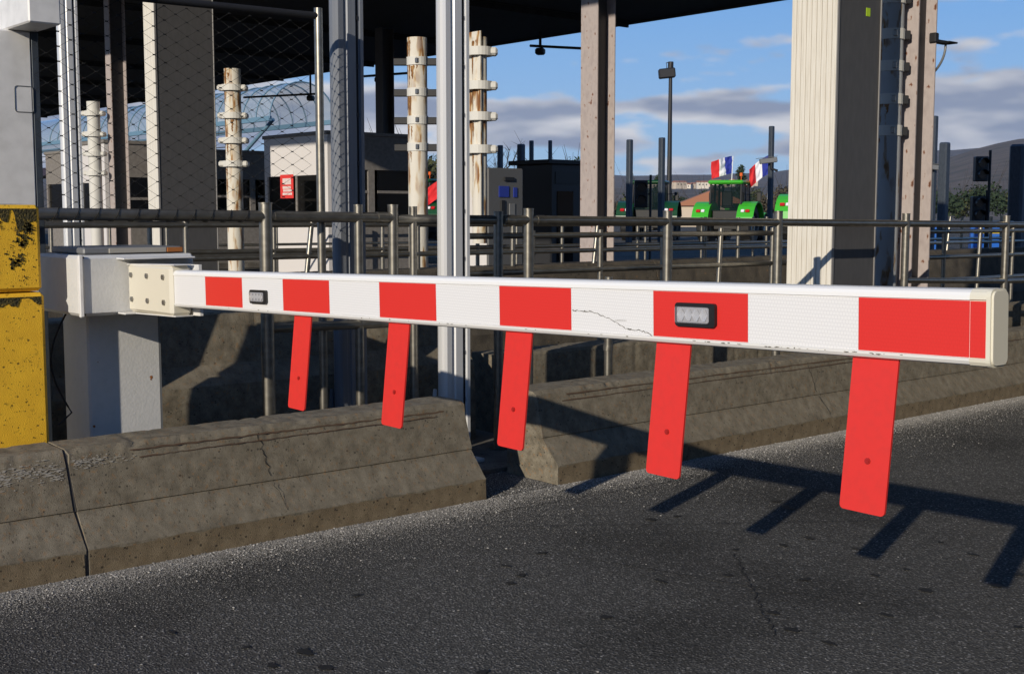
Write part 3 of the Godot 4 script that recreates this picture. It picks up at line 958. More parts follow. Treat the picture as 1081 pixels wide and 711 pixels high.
func railing_front() -> void:
	var t := thing("steel_railing", "satin steel tube railing along the island behind the barrier arm", "railing")
	var a := -5.15
	var y := func(l: float) -> float: return 1.318 - 0.0112 * l if l < 3.7 else 1.305 - 0.0095 * l
	var st := begin()
	tube(st, [P(a, y.call(0.3), 0.3), P(a, y.call(3.63), 3.63)], 0.0255, 16)
	obj("rail", st, M.stainless, t)
	st = begin()
	tube(st, [P(a, 1.269, 3.66), P(a, 1.264, 4.30)], 0.0245, 16)
	obj("rail", st, M.stainless, t)
	st = begin()
	tube(st, [P(a, 1.264, 4.36), P(a, 1.204, 10.0), P(a, 1.165, 15.0)], 0.0255, 16)
	obj("rail", st, M.stainless, t)
	for s in [[2.96, 3.02], [3.54, 3.60], [4.38, 4.44], [4.60, 4.66]]:
		st = begin()
		tube(st, [P(a, y.call(s[0]), s[0]), P(a, y.call(s[1]), s[1])], 0.0275, 16)
		obj("rail_sleeve", st, M.stainless, t)
	for q in [[2.92, 1.343, 0.031], [3.433, 1.336, 0.0225], [3.64, 1.337, 0.0265], [3.765, 1.328, 0.021], [4.329, 1.304, 0.026], [4.546, 1.32, 0.0275], [5.672, 1.31, 0.028], [6.755, 1.309, 0.029], [8.285, 1.292, 0.029], [9.771, 1.275, 0.029], [11.4, 1.26, 0.029], [13.2, 1.24, 0.029]]:
		st = begin()
		tube(st, [P(a, 0.02, q[0]), P(a, q[1], q[0])], q[2], 16)
		tube(st, [P(a, q[1], q[0]), P(a, q[1] + 0.006, q[0])], q[2] * 1.06, 16)
		var po := obj("post", st, M.stainless, t)
		st = begin()
		tube(st, [P(a, 0.02, q[0]), P(a, 0.032, q[0])], q[2] * 2.0, 16)
		obj("base_flange", st, M.stainless, po)
	st = begin()
	tube(st, [P(a, 0.764, 2.92), P(a, 0.75, 3.63)], 0.0235, 14)
	obj("rail", st, M.stainless, t)
	st = begin()
	tube(st, [P(a, 0.80, 8.3), P(a, 0.745, 9.77), P(a, 0.70, 12.0)], 0.022, 14)
	obj("rail", st, M.stainless, t)
	st = begin()
	tube(st, [P(a, 0.025, 5.17), P(a, 0.93, 5.17)], 0.024, 14)
	tube(st, [P(a, 0.50, 5.17), P(a, 0.53, 5.17)], 0.03, 14)
	obj("stub_post", st, M.stainless, t)

func net_fence() -> void:
	var t := thing("net_fence", "black wire net in a steel tube frame above the railing", "net fence")
	var a := -5.215
	var l0 := 1.9
	var l1 := 3.235
	var y0 := 1.285
	var y1 := 2.215
	var st := begin()
	tube(st, [P(a, 2.215, 1.9), P(a, 2.236, 3.26)], 0.0165, 12)
	obj("top_tube", st, M.black_steel, t)
	st = begin()
	tube(st, [P(a, 0.02, 3.262), P(a, 2.272, 3.262)], 0.0205, 14)
	obj("frame_post", st, M.stainless, t)
	var dx := 0.0525
	var dy := 0.0305
	var cols := int((l1 - l0) / dx)
	var rows := int((y1 - y0) / dy)
	var rng := RandomNumberGenerator.new()
	rng.seed = 8
	var crimps := begin()
	for c in cols:
		st = begin()
		var pts := []
		for r in rows + 1:
			# neighbouring wires mirror each other and touch at the crimps
			var side := 1.0 if (r + c) % 2 == 0 else -1.0
			var p := P(a + 0.002 * side, y0 + r * dy, l0 + (c + 0.5 + side * 0.46) * dx)
			pts.append(p)
			if side > 0 and c < cols - 1:
				bx(crimps, P(a, p.y, l0 + (c + 1) * dx), Vector3(0.006, 0.005, 0.011))
		tube(st, pts, 0.0013, 4)
		obj("wire", st, M.net_wire, t)
	var cr := obj("crimps", crimps, M.net_wire, t)
	cr.set_meta("kind", "stuff")
	# lacing wound round the rail
	st = begin()
	var turns := 16
	var hel := []
	for k in turns * 10 + 1:
		var f := float(k) / (turns * 10)
		var l := lerpf(1.5, 2.9, f)
		hel.append(P(-5.15 + cos(f * turns * TAU) * 0.029, 1.318 - 0.0112 * l + sin(f * turns * TAU) * 0.029, l))
	tube(st, hel, 0.0016, 4)
	obj("lacing", st, M.net_wire, t)

func added_cabinet() -> void:  # out of view, added to keep sky light off the drive box side
	var t := thing("unseen_cabinet", "unseen dark grey cabinet added ahead of the yellow blocks to cut sky light", "cabinet")
	var st := begin()
	ab(st, -4.98, -5.55, 0.02, 1.95, -1.3, 0.95, 0.015)
	obj("cabinet_body", st, mat("cabinet_dark", lin(0.06, 0.06, 0.065), 0.6), t)
	for k in 3:
		st = begin()
		ab(st, -4.968, -4.979, 0.12, 1.85, -1.25 + k * 0.73, -0.57 + k * 0.73, 0.004)
		var d := obj("door", st, mat("cabinet_dark", Color.BLACK), t)
		st = begin()
		ab(st, -4.945, -4.967, 0.95, 1.08, -0.66 + k * 0.73, -0.63 + k * 0.73, 0.004)
		obj("handle", st, M.black_steel, d)
	st = begin()
	ab(st, -4.95, -5.58, 1.951, 2.0, -1.33, 0.98, 0.01)
	obj("cabinet_top", st, M.gray_metal, t)

func grey_pillar() -> void:
	var t := thing("equipment_pillar", "pale grey painted steel pillar with a boxed head behind the yellow blocks", "pillar")
	var st := begin()
	ab(st, -5.25, -5.62, 0.0, 2.041, 1.74, 1.905, 0.006)
	obj("shaft", st, M.white_paint, t)
	st = begin()
	ab(st, -5.0, -5.7, 2.042, 3.2, 1.809, 1.937, 0.006)
	obj("head_box", st, M.white_paint, t)
	st = begin()
	ab(st, -5.252, -5.32, 0.0, 2.041, 1.907, 1.936, 0.002)
	obj("cable_channel", st, M.dark_blue_steel, t)
	st = begin()
	var outer := round_rect(0.075, 0.105, 0.012)
	for k in outer.size():
		var p: Vector2 = outer[k]
		var q: Vector2 = outer[(k + 1) % outer.size()]
		tube(st, [P(-5.249, 1.765 + p.y, 1.868 + p.x), P(-5.249, 1.765 + q.y, 1.868 + q.x)], 0.0022, 4)
	obj("hatch_rim", st, M.gray_metal, t)

# ---------------------------------------------------------------- columns, posts, canopy
func column(label: String, a0: float, a1: float, l0: float, l1: float, ribs: int, sticker: bool) -> void:
	var t := thing("canopy_column", label, "column", Vector3.ZERO, 0.0, "clad columns carrying the canopy")
	var h := 5.5
	var st := begin()
	ab(st, a0 - 0.003, a1 + 0.003, 0.0, h, l0 + 0.004, l1, 0.0)
	obj("core", st, M.dark_panel, t)
	var w := (a0 - a1) / ribs
	for k in ribs:
		st = begin()
		ab(st, a0 - k * w - 0.002, a0 - (k + 1) * w + 0.002, 0.0, h, l0 - 0.014, l0 + 0.003, 0.003)
		obj("cladding_rib", st, M.cream_cladding, t)
	st = begin()
	ab(st, a0 - 0.002, a1 + 0.002, 0.0, h, l0 - 0.0045, l0 + 0.0035)
	obj("cladding_groove", st, M.groove_grime, t)
	st = begin()
	ab(st, a0 + 0.006, a0 - 0.0025, 0.0, h, l0 - 0.0145, l0 + 0.012, 0.002)
	ab(st, a0 + 0.006, a0 - 0.0025, 0.0, h, l1 - 0.012, l1 + 0.002, 0.002)
	obj("corner_trim", st, mat("trim_gray", lin(0.30, 0.29, 0.28), 0.5, 0.3), t)
	if sticker:
		st = begin()
		ab(st, a0 + 0.0, a0 - 0.0025, 2.74, 2.80, l0 + 0.345, l0 + 0.395)
		obj("lime_sticker", st, M.sticker_lime, t)

func clamp_post(label: String, a: float, l: float, r: float, top: float, ys: Array, m: Material, lug := 0.16, cut := false, wide := 0.0, streaks := 0) -> void:
	var t := thing("clamp_post", label, "post", P(a, 0, l), 0.0, "tubular posts with clamp rings")
	var st := begin()
	if not cut:
		tube(st, [Vector3.ZERO, Vector3(0, top, 0)], r, 20)
		ring(st, Vector3(0, top - 0.01, 0), r * 0.7, r * 1.01, 0.03)
	else:
		tube(st, [Vector3(0, 1.0, 0), Vector3(0, 1.25, 0), Vector3(0, top, 0)], r * 0.75, 14)
		extrude(st, [Vector2(-r * 0.9, 1.55), Vector2(r * 0.9, 1.2), Vector2(r * 0.9, top + 0.05), Vector2(-r * 0.9, top + 0.05)], Vector3(0, 0, r * 0.5), Vector3(1, 0, 0), Vector3.UP, Vector3(0, 0, 0.012))
	obj("pipe", st, m, t)
	if streaks > 0:
		var rng := RandomNumberGenerator.new()
		rng.seed = int(absf(a) * 100.0)
		st = begin()
		st.set_smooth_group(-1)
		var tops: Array = ys.duplicate()
		tops.append(top)
		for yt in tops:
			for k in streaks:
				var an := rng.randfn(2.55, 0.75)
				var wd := rng.randf_range(0.03, 0.26)
				var y1: float = yt - rng.randf_range(0.03, 0.07)
				var len_ := rng.randf_range(0.03, 0.3) * rng.randf_range(0.4, 1.0)
				var n := 9
				var prev := []
				for j in n + 1:
					var f := float(j) / n
					var hw := wd * (1.0 - f * 0.75) * rng.randf_range(0.45, 1.0)
					var mid := an + rng.randf_range(-0.05, 0.05)
					var rr := (r if not cut else r * 0.75) * 1.004 + 0.0004 * (k % 4)
					var cur := []
					for e in [-1.0, 0.0, 1.0]:
						cur.append(Vector3(cos(mid + e * hw) * rr, y1 - len_ * f, sin(mid + e * hw) * rr))
					if j > 0:
						for e in 2:
							face(st, [prev[e], prev[e + 1], cur[e + 1], cur[e]], Vector3(cos(an), 0, sin(an)))
					prev = cur
		obj("rust_streak", st, M.rust_run, t).set_meta("kind", "stuff")
	st = begin()
	bx(st, Vector3(0, 0.1, 0), Vector3(r * 3.4, 0.03, r * 3.4), Basis.IDENTITY, 0.005)
	for s in [-1.0, 1.0]:
		extrude(st, [Vector2(r, 0.11), Vector2(r * 1.6, 0.11), Vector2(r, 0.4)], Vector3(0, 0, -0.006), Vector3(s, 0, 0), Vector3.UP, Vector3(0, 0, 0.012))
	obj("foot", st, m, t)
	for y in ys:
		st = begin()
		ring(st, Vector3(0, y, 0), r * 0.9, r * (1.10 + wide), 0.082, 24)
		if wide > 0.0:
			bx(st, Vector3(0, y, 0), Vector3(r * 3.6, 0.078, r * 1.5), Basis(Vector3.UP, 0.86), 0.02)
		var rg := obj("clamp_ring", st, M.clamp_white, t)
		for s in [-1.0, 1.0]:
			st = begin()
			bx(st, Vector3(0, y - 0.005, 0) + Basis(Vector3.UP, 0.86) * Vector3(s * (r + lug * 0.5), 0, 0), Vector3(lug, 0.072, 0.06), Basis(Vector3.UP, 0.86), 0.006)
			obj("clamp_lug", st, M.clamp_white if wide > 0.0 else M.black_steel, rg)
		st = begin()
		bx(st, Vector3(0, y, 0) + Basis(Vector3.UP, 0.2) * Vector3(r * 0.7, 0, r * 0.85), Vector3(0.03, 0.05, 0.03), Basis(Vector3.UP, 0.2), 0.004)
		obj("clamp_bolt", st, M.bolt_steel, rg)

func h_beam(label: String, a: float, l: float, fa: float, wl: float, top: float, m: Material) -> Node3D:
	# flanges face along the lane; the web runs between them
	var t := thing("steel_beam_post", label, "beam post", P(a, 0, l), 0.0, "pink steel beam posts under the canopy")
	for s in [-1.0, 1.0]:
		var st := begin()
		bx(st, Vector3(0, top / 2, s * wl / 2), Vector3(fa, top, 0.018), Basis.IDENTITY, 0.003)
		obj("flange", st, m, t)
	var st2 := begin()
	bx(st2, Vector3(0, top / 2, 0), Vector3(0.014, top, wl - 0.018))
	obj("web", st2, M.dark_panel, t)
	st2 = begin()
	bx(st2, Vector3(0, 0.16, 0), Vector3(fa * 1.5, 0.025, wl * 1.5), Basis.IDENTITY, 0.004)
	obj("base_plate", st2, m, t)
	return t

func canopy() -> void:
	var t := thing("canopy", "huge dark flat canopy roof over the toll lanes", "canopy")
	var st := begin()
	ab(st, -72, 14, 5.55, 6.5, 4.25, 20.55)
	obj("deck", st, M.canopy_under, t)
	for q in [[-72.1, 14.1, 4.15, 4.249], [-72.1, 14.1, 20.551, 20.64]]:
		st = begin()
		ab(st, q[0], q[1], 5.5, 6.6, q[2], q[3], 0.01)
		obj("fascia", st, mat("fascia_dark", lin(0.03, 0.03, 0.032), 0.6), t)
	for k in 17:
		st = begin()
		ab(st, -70.0 + k * 5.0, -69.75 + k * 5.0, 5.53, 5.549, 4.3, 20.5)
		ab(st, -69.9 + k * 5.0, -69.85 + k * 5.0, 5.42, 5.53, 4.3, 20.5)
		obj("purlin", st, M.canopy_under, t)

# ---------------------------------------------------------------- toll plaza behind
func far_railing(label: String, a: float, l0: float, l1: float, step: float, bars: Array, lean: float, r: float, base := 0.12) -> void:
	var t := thing("steel_railing", label, "railing", Vector3.ZERO, 0.0, "steel tube railings on the far islands")
	for y in bars:
		var st := begin()
		tube(st, [P(a, y, l0), P(a, y - 0.004 * (l1 - l0), l1)], r, 10)
		obj("rail", st, M.stainless, t)
	var l := l0 + 0.1
	var i := 0
	while l < l1:
		var st := begin()
		var d: float = lean if i % 3 == 1 else 0.0
		tube(st, [P(a, base, l - d), P(a, bars[0] + 0.03, l + d * 0.2)], r * 0.95, 10)
		obj("post", st, M.stainless, t)
		l += step
		i += 1

func islands() -> void:
	for q in [[-4.75, -5.85, -3.0, 16.0, 0.02, "narrow concrete island strip between the barrier rows"], [-9.15, -11.15, -2.0, 22.0, 0.15, "concrete traffic island carrying the rusty clamp posts"], [-14.1, -16.1, -2.0, 22.0, 0.15, "concrete traffic island under the dark clad column"], [-19.1, -21.9, -2.0, 22.0, 0.15, "concrete traffic island under the white booth"], [-26.5, -31.5, -2.0, 22.0, 0.15, "concrete traffic island under the long grey booth"]]:
		var st := begin()
		ab(st, q[0], q[1], 0.002, q[4], q[2], q[3], 0.01 if q[4] > 0.05 else 0.0)
		structure("traffic_island", st, M.island_concrete, q[5])

func poster(t: Node, o: Vector3, u: Vector3, w: float, h: float, n: Vector3) -> void:
	var st := begin()
	extrude(st, [Vector2(-w / 2, -h / 2), Vector2(w / 2, -h / 2), Vector2(w / 2, h * 0.36), Vector2(-w / 2, h * 0.36)], o, u, Vector3.UP, n * 0.004)
	var p := obj("poster", st, M.poster_red, t)
	st = begin()
	extrude(st, [Vector2(-w / 2, h * 0.362), Vector2(w / 2, h * 0.362), Vector2(w / 2, h / 2), Vector2(-w / 2, h / 2)], o, u, Vector3.UP, n * 0.004)
	obj("poster_head", st, M.poster_white, p)
	st = begin()
	var rng := RandomNumberGenerator.new()
	rng.seed = 2
	for q in [[0.14, 0.085, 0.62], [0.03, 0.03, 0.6], [-0.11, 0.05, 0.62], [-0.22, 0.04, 0.56], [-0.34, 0.04, 0.64]]:
		var x: float = -q[2] / 2
		while x < q[2] / 2:
			var bw := rng.randf_range(0.05, 0.1)
			extrude(st, [Vector2(x * w, (q[0] - q[1]) * h), Vector2((x + bw) * w, (q[0] - q[1]) * h), Vector2((x + bw) * w, (q[0] + q[1]) * h), Vector2(x * w, (q[0] + q[1]) * h)], o + n * 0.0045, u, Vector3.UP, n * 0.001)
			x += bw + 0.02
	obj("poster_print", st, M.poster_white, p).set_meta("kind", "stuff")

func booth(label: String, a0: float, a1: float, l0: float, l1: float, h: float, front: Material, side: Material, poster_at := -1.0, wins := 3) -> void:
	var t := thing("toll_booth", label, "toll booth", Vector3.ZERO, 0.0, "toll booths on the far islands")
	var y0 := 0.15
	var st := begin()
	# lane-end wall: plinth, head, two jambs round the window
	var wf := a0 - a1
	ab(st, a0, a1, y0, y0 + 0.95, l0, l0 + 0.08)
	ab(st, a0, a1, h - 0.72, h, l0, l0 + 0.08)
	ab(st, a0, a0 - 0.26 * minf(1.0, wf / 1.4), y0 + 0.95, h - 0.72, l0, l0 + 0.08)
	ab(st, a1, a1 + 0.10, y0 + 0.95, h - 0.72, l0, l0 + 0.08)
	obj("end_wall", st, front, t)
	st = begin()
	ab(st, a0 - 0.26, a1 + 0.10, y0 + 0.95, h - 0.72, l0 + 0.04, l0 + 0.05)
	var pn := obj("window_pane", st, M.dark_glass, t)
	st = begin()
	ab(st, (a0 + a1) / 2 - 0.03, (a0 + a1) / 2 + 0.03, y0 + 0.951, h - 0.721, l0 + 0.02, l0 + 0.039)
	obj("mullion", st, side, pn)
	st = begin()
	ab(st, a0, a0 - 0.08, y0, y0 + 0.95, l0 + 0.081, l1)
	ab(st, a0, a0 - 0.08, h - 0.62, h, l0 + 0.081, l1)
	ab(st, a1, a1 + 0.08, y0, h, l0 + 0.081, l1)
	ab(st, a0 - 0.081, a1 + 0.081, y0, h, l1 - 0.08, l1 - 0.001)
	ab(st, a0 - 0.01, a1 + 0.01, y0 - 0.02, y0, l0 + 0.02, l1)
	obj("side_wall", st, side, t)
	st = begin()
	ab(st, a0 + 0.03, a1 - 0.03, h + 0.001, h + 0.07, l0 - 0.03, l1 + 0.03, 0.01)
	obj("roof", st, side, t)
	var step := (l1 - l0) / wins
	for k in wins:
		var m0 := l0 + 0.081 + k * step
		st = begin()
		ab(st, a0 - 0.001, a0 - 0.079, y0 + 0.951, h - 0.621, m0 + step - 0.22, m0 + step - 0.082)
		obj("window_post", st, side, t)
		st = begin()
		ab(st, a0 - 0.04, a0 - 0.05, y0 + 0.951, h - 0.621, m0, m0 + step - 0.221)
		var p := obj("window_pane", st, M.dark_glass, t)
		st = begin()
		ab(st, a0 - 0.02, a0 - 0.039, h - 1.05, h - 1.0, m0, m0 + step - 0.221)
		obj("transom", st, side, p)
	if poster_at >= 0.0:
		poster(t, P(lerpf(a0, a1, poster_at), 1.84, l0 - 0.004), Vector3.RIGHT, 0.48 if wf > 1.5 else 0.36, 0.52, Vector3(0, 0, 1))

func machine() -> void:
	var t := thing("payment_machine", "pale grey payment machine with blue stickers beyond the rusty cut post", "payment machine")
	var st := begin()
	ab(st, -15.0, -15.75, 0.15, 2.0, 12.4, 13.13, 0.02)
	obj("cabinet", st, mat("machine_shade_gray", lin(0.10, 0.103, 0.11), 0.5), t)  # pale machine, darkened: shade on its lane side is put into the colour
	st = begin()
	ab(st, -15.02, -15.73, 0.2, 1.98, 12.384, 12.4, 0.004)
	obj("end_panel", st, M.booth_white, t)
	poster(t, P(-15.14, 1.5, 12.382), Vector3.RIGHT, 0.2, 0.62, Vector3(0, 0, 1))
	st = begin()
	ab(st, -14.985, -15.0, 1.55, 1.72, 12.62, 12.82)
	ab(st, -14.985, -15.0, 1.55, 1.70, 12.92, 12.99)
	obj("blue_sticker", st, M.sticker_blue, t)
	st = begin()
	ab(st, -14.98, -15.0, 1.1, 1.5, 12.66, 12.74, 0.004)
	obj("card_slot", st, M.black_plastic, t)
	st = begin()
	ab(st, -14.985, -15.0, 1.12, 1.45, 12.83, 12.95, 0.004)
	obj("keypad", st, M.gray_metal, t)
	st = begin()
	ab(st, -14.97, -15.0, 1.80, 1.86, 12.72, 12.92, 0.005)
	obj("display_hood", st, M.black_plastic, t)

func kiosk() -> void:
	var t := thing("dark_kiosk", "dark grey kiosk with flat projecting roof beyond the payment machine", "kiosk")
	var st := begin()
	ab(st, -19.0, -20.1, 0.15, 2.3, 17.4, 18.5, 0.01)
	obj("walls", st, mat("kiosk_dark", lin(0.03, 0.031, 0.035), 0.5), t)
	st = begin()
	ab(st, -18.92, -20.2, 2.301, 2.39, 17.25, 18.6, 0.01)
	obj("roof", st, M.black_steel, t)
	st = begin()
	ab(st, -18.985, -18.9995, 0.3, 1.75, 17.55, 18.0)
	obj("door", st, M.dark_glass, t)
	st = begin()
	ab(st, -18.985, -18.9995, 1.9, 2.15, 17.5, 18.3)
	obj("vent_panel", st, M.black_plastic, t)

func tall_pole(called: String, label: String, a: float, l: float, top: float, w: float, m: Material, group := "slim dark poles on the plaza") -> Node3D:
	var t := thing(called, label, "pole", P(a, 0, l), 0.0, group)
	var st := begin()
	bx(st, Vector3(0, top / 2, 0), Vector3(w, top, w), Basis.IDENTITY, w * 0.15)
	obj("shaft", st, m, t)
	st = begin()
	bx(st, Vector3(0, 0.02, 0), Vector3(w * 2.2, 0.04, w * 2.2), Basis.IDENTITY, 0.005)
	obj("base_plate", st, m, t)
	return t

func video_camera(t: Node, at: Vector3, turn: float) -> void:
	var b := Basis(Vector3.UP, turn)
	var st := begin()
	bx(st, at, Vector3(0.55, 0.16, 0.17), b * Basis(Vector3(0, 0, 1), 0.12), 0.02)
	var c := obj("video_camera", st, M.gray_metal, t)
	st = begin()
	bx(st, at + b * Vector3(-0.05, 0.1, 0), Vector3(0.66, 0.015, 0.21), b * Basis(Vector3(0, 0, 1), 0.12), 0.004)
	obj("sun_shield", st, M.gray_metal, c)
	st = begin()
	tube(st, [at + b * Vector3(0.1, -0.06, 0), at + b * Vector3(0.1, -0.25, 0), at + b * Vector3(0.3, -0.32, 0)], 0.04, 8)
	obj("bracket", st, M.black_steel, c)

func signal_head(label: String, a: float, l: float, y0: float, y1: float, w: float) -> void:
	var t := thing("traffic_signal", label, "traffic signal", P(a, 0, l), 0.86, "unlit black traffic signals on the plaza")
	var st := begin()
	bx(st, Vector3(0, (y0 + y1) / 2, 0), Vector3(w, y1 - y0, 0.2), Basis.IDENTITY, 0.02)
	var h := obj("head", st, M.black_plastic, t)
	for k in 2:
		st = begin()
		var c := Vector3(0, lerpf(y0, y1, 0.27 + 0.46 * k), 0.1)
		tube(st, [c, c + Vector3(0, 0, 0.02)], w * 0.33, 16)
		obj("signal_lens", st, mat("signal_lens", lin(0.025, 0.022, 0.02), 0.2), h)
		st = begin()
		for j in 9:
			var an := PI * j / 9
			var an2 := PI * (j + 1) / 9
			var d0 := Vector3(cos(an), sin(an), 0) * w * 0.38
			var d1 := Vector3(cos(an2), sin(an2), 0) * w * 0.38
			face(st, [c + d0, c + d1, c + d1 + Vector3(0, 0, 0.16), c + d0 + Vector3(0, 0, 0.16)], d0)
		obj("visor", st, M.black_plastic, h)
	st = begin()
	tube(st, [Vector3(w * 0.75, 0, -0.05), Vector3(w * 0.75, y1 + 0.15, -0.05)], 0.035, 8)
	bx(st, Vector3(w * 0.6, (y0 + y1) / 2, -0.05), Vector3(w * 0.35, 0.05, 0.05))
	obj("mast", st, M.black_steel, t)

# tractor: +x is forward
func wheel(t: Node, c: Vector3, r: float, w: float, rim_m: Material) -> void:
	var wn := Node3D.new()
	wn.name = "wheel"
	t.add_child(wn, true)
	var st := begin()
	var prof := []
	for q in [[0.55, 0.36], [0.62, 0.5], [0.9, 0.5], [0.98, 0.4], [1.0, 0.2], [1.0, -0.2], [0.98, -0.4], [0.9, -0.5], [0.62, -0.5], [0.55, -0.36]]:
		prof.append(Vector2(q[0] * r, q[1] * w))
	var n := 22
	st.set_smooth_group(-1)
	for k in n:
		for i in prof.size() - 1:
			var q := []
			for e in [[k, i], [k + 1, i], [k + 1, i + 1], [k, i + 1]]:
				var an: float = TAU * e[0] / n
				var p: Vector2 = prof[e[1]]
				q.append(c + Vector3(cos(an) * p.x, sin(an) * p.x, p.y))
			var am := TAU * (k + 0.5) / n
			var ed: Vector2 = prof[i + 1] - prof[i]
			face(st, q, Vector3(cos(am) * -ed.y, sin(am) * -ed.y, ed.x))
		var aa := TAU * k / n
		bx(st, c + Vector3(cos(aa) * r * 1.01, sin(aa) * r * 1.01, w * 0.22 * (1 if k % 2 == 0 else -1)), Vector3(0.06, 0.06, w * 0.5), Basis(Vector3(0, 0, 1), aa))
	obj("tyre", st, M.tractor_black, wn)
	st = begin()
	tube(st, [c - Vector3(0, 0, w * 0.3), c + Vector3(0, 0, w * 0.3)], r * 0.56, 20)
	obj("rim", st, rim_m, wn)

func fender(st: SurfaceTool, c: Vector3, r: float, w: float, a0: float, a1: float) -> void:
	st.set_smooth_group(-1)
	for k in 10:
		var an := lerpf(a0, a1, k / 10.0)
		var an2 := lerpf(a0, a1, (k + 1) / 10.0)
		var d0 := Vector3(cos(an), sin(an), 0)
		var d1 := Vector3(cos(an2), sin(an2), 0)
		for s in [[r, 1.0], [r - 0.05, -1.0]]:
			face(st, [c + d0 * s[0] - Vector3(0, 0, w / 2), c + d1 * s[0] - Vector3(0, 0, w / 2), c + d1 * s[0] + Vector3(0, 0, w / 2), c + d0 * s[0] + Vector3(0, 0, w / 2)], d0 * s[1])
		for z in [-w / 2, w / 2]:
			face(st, [c + d0 * r + Vector3(0, 0, z), c + d1 * r + Vector3(0, 0, z), c + d1 * (r - 0.05) + Vector3(0, 0, z), c + d0 * (r - 0.05) + Vector3(0, 0, z)], Vector3(0, 0, z))

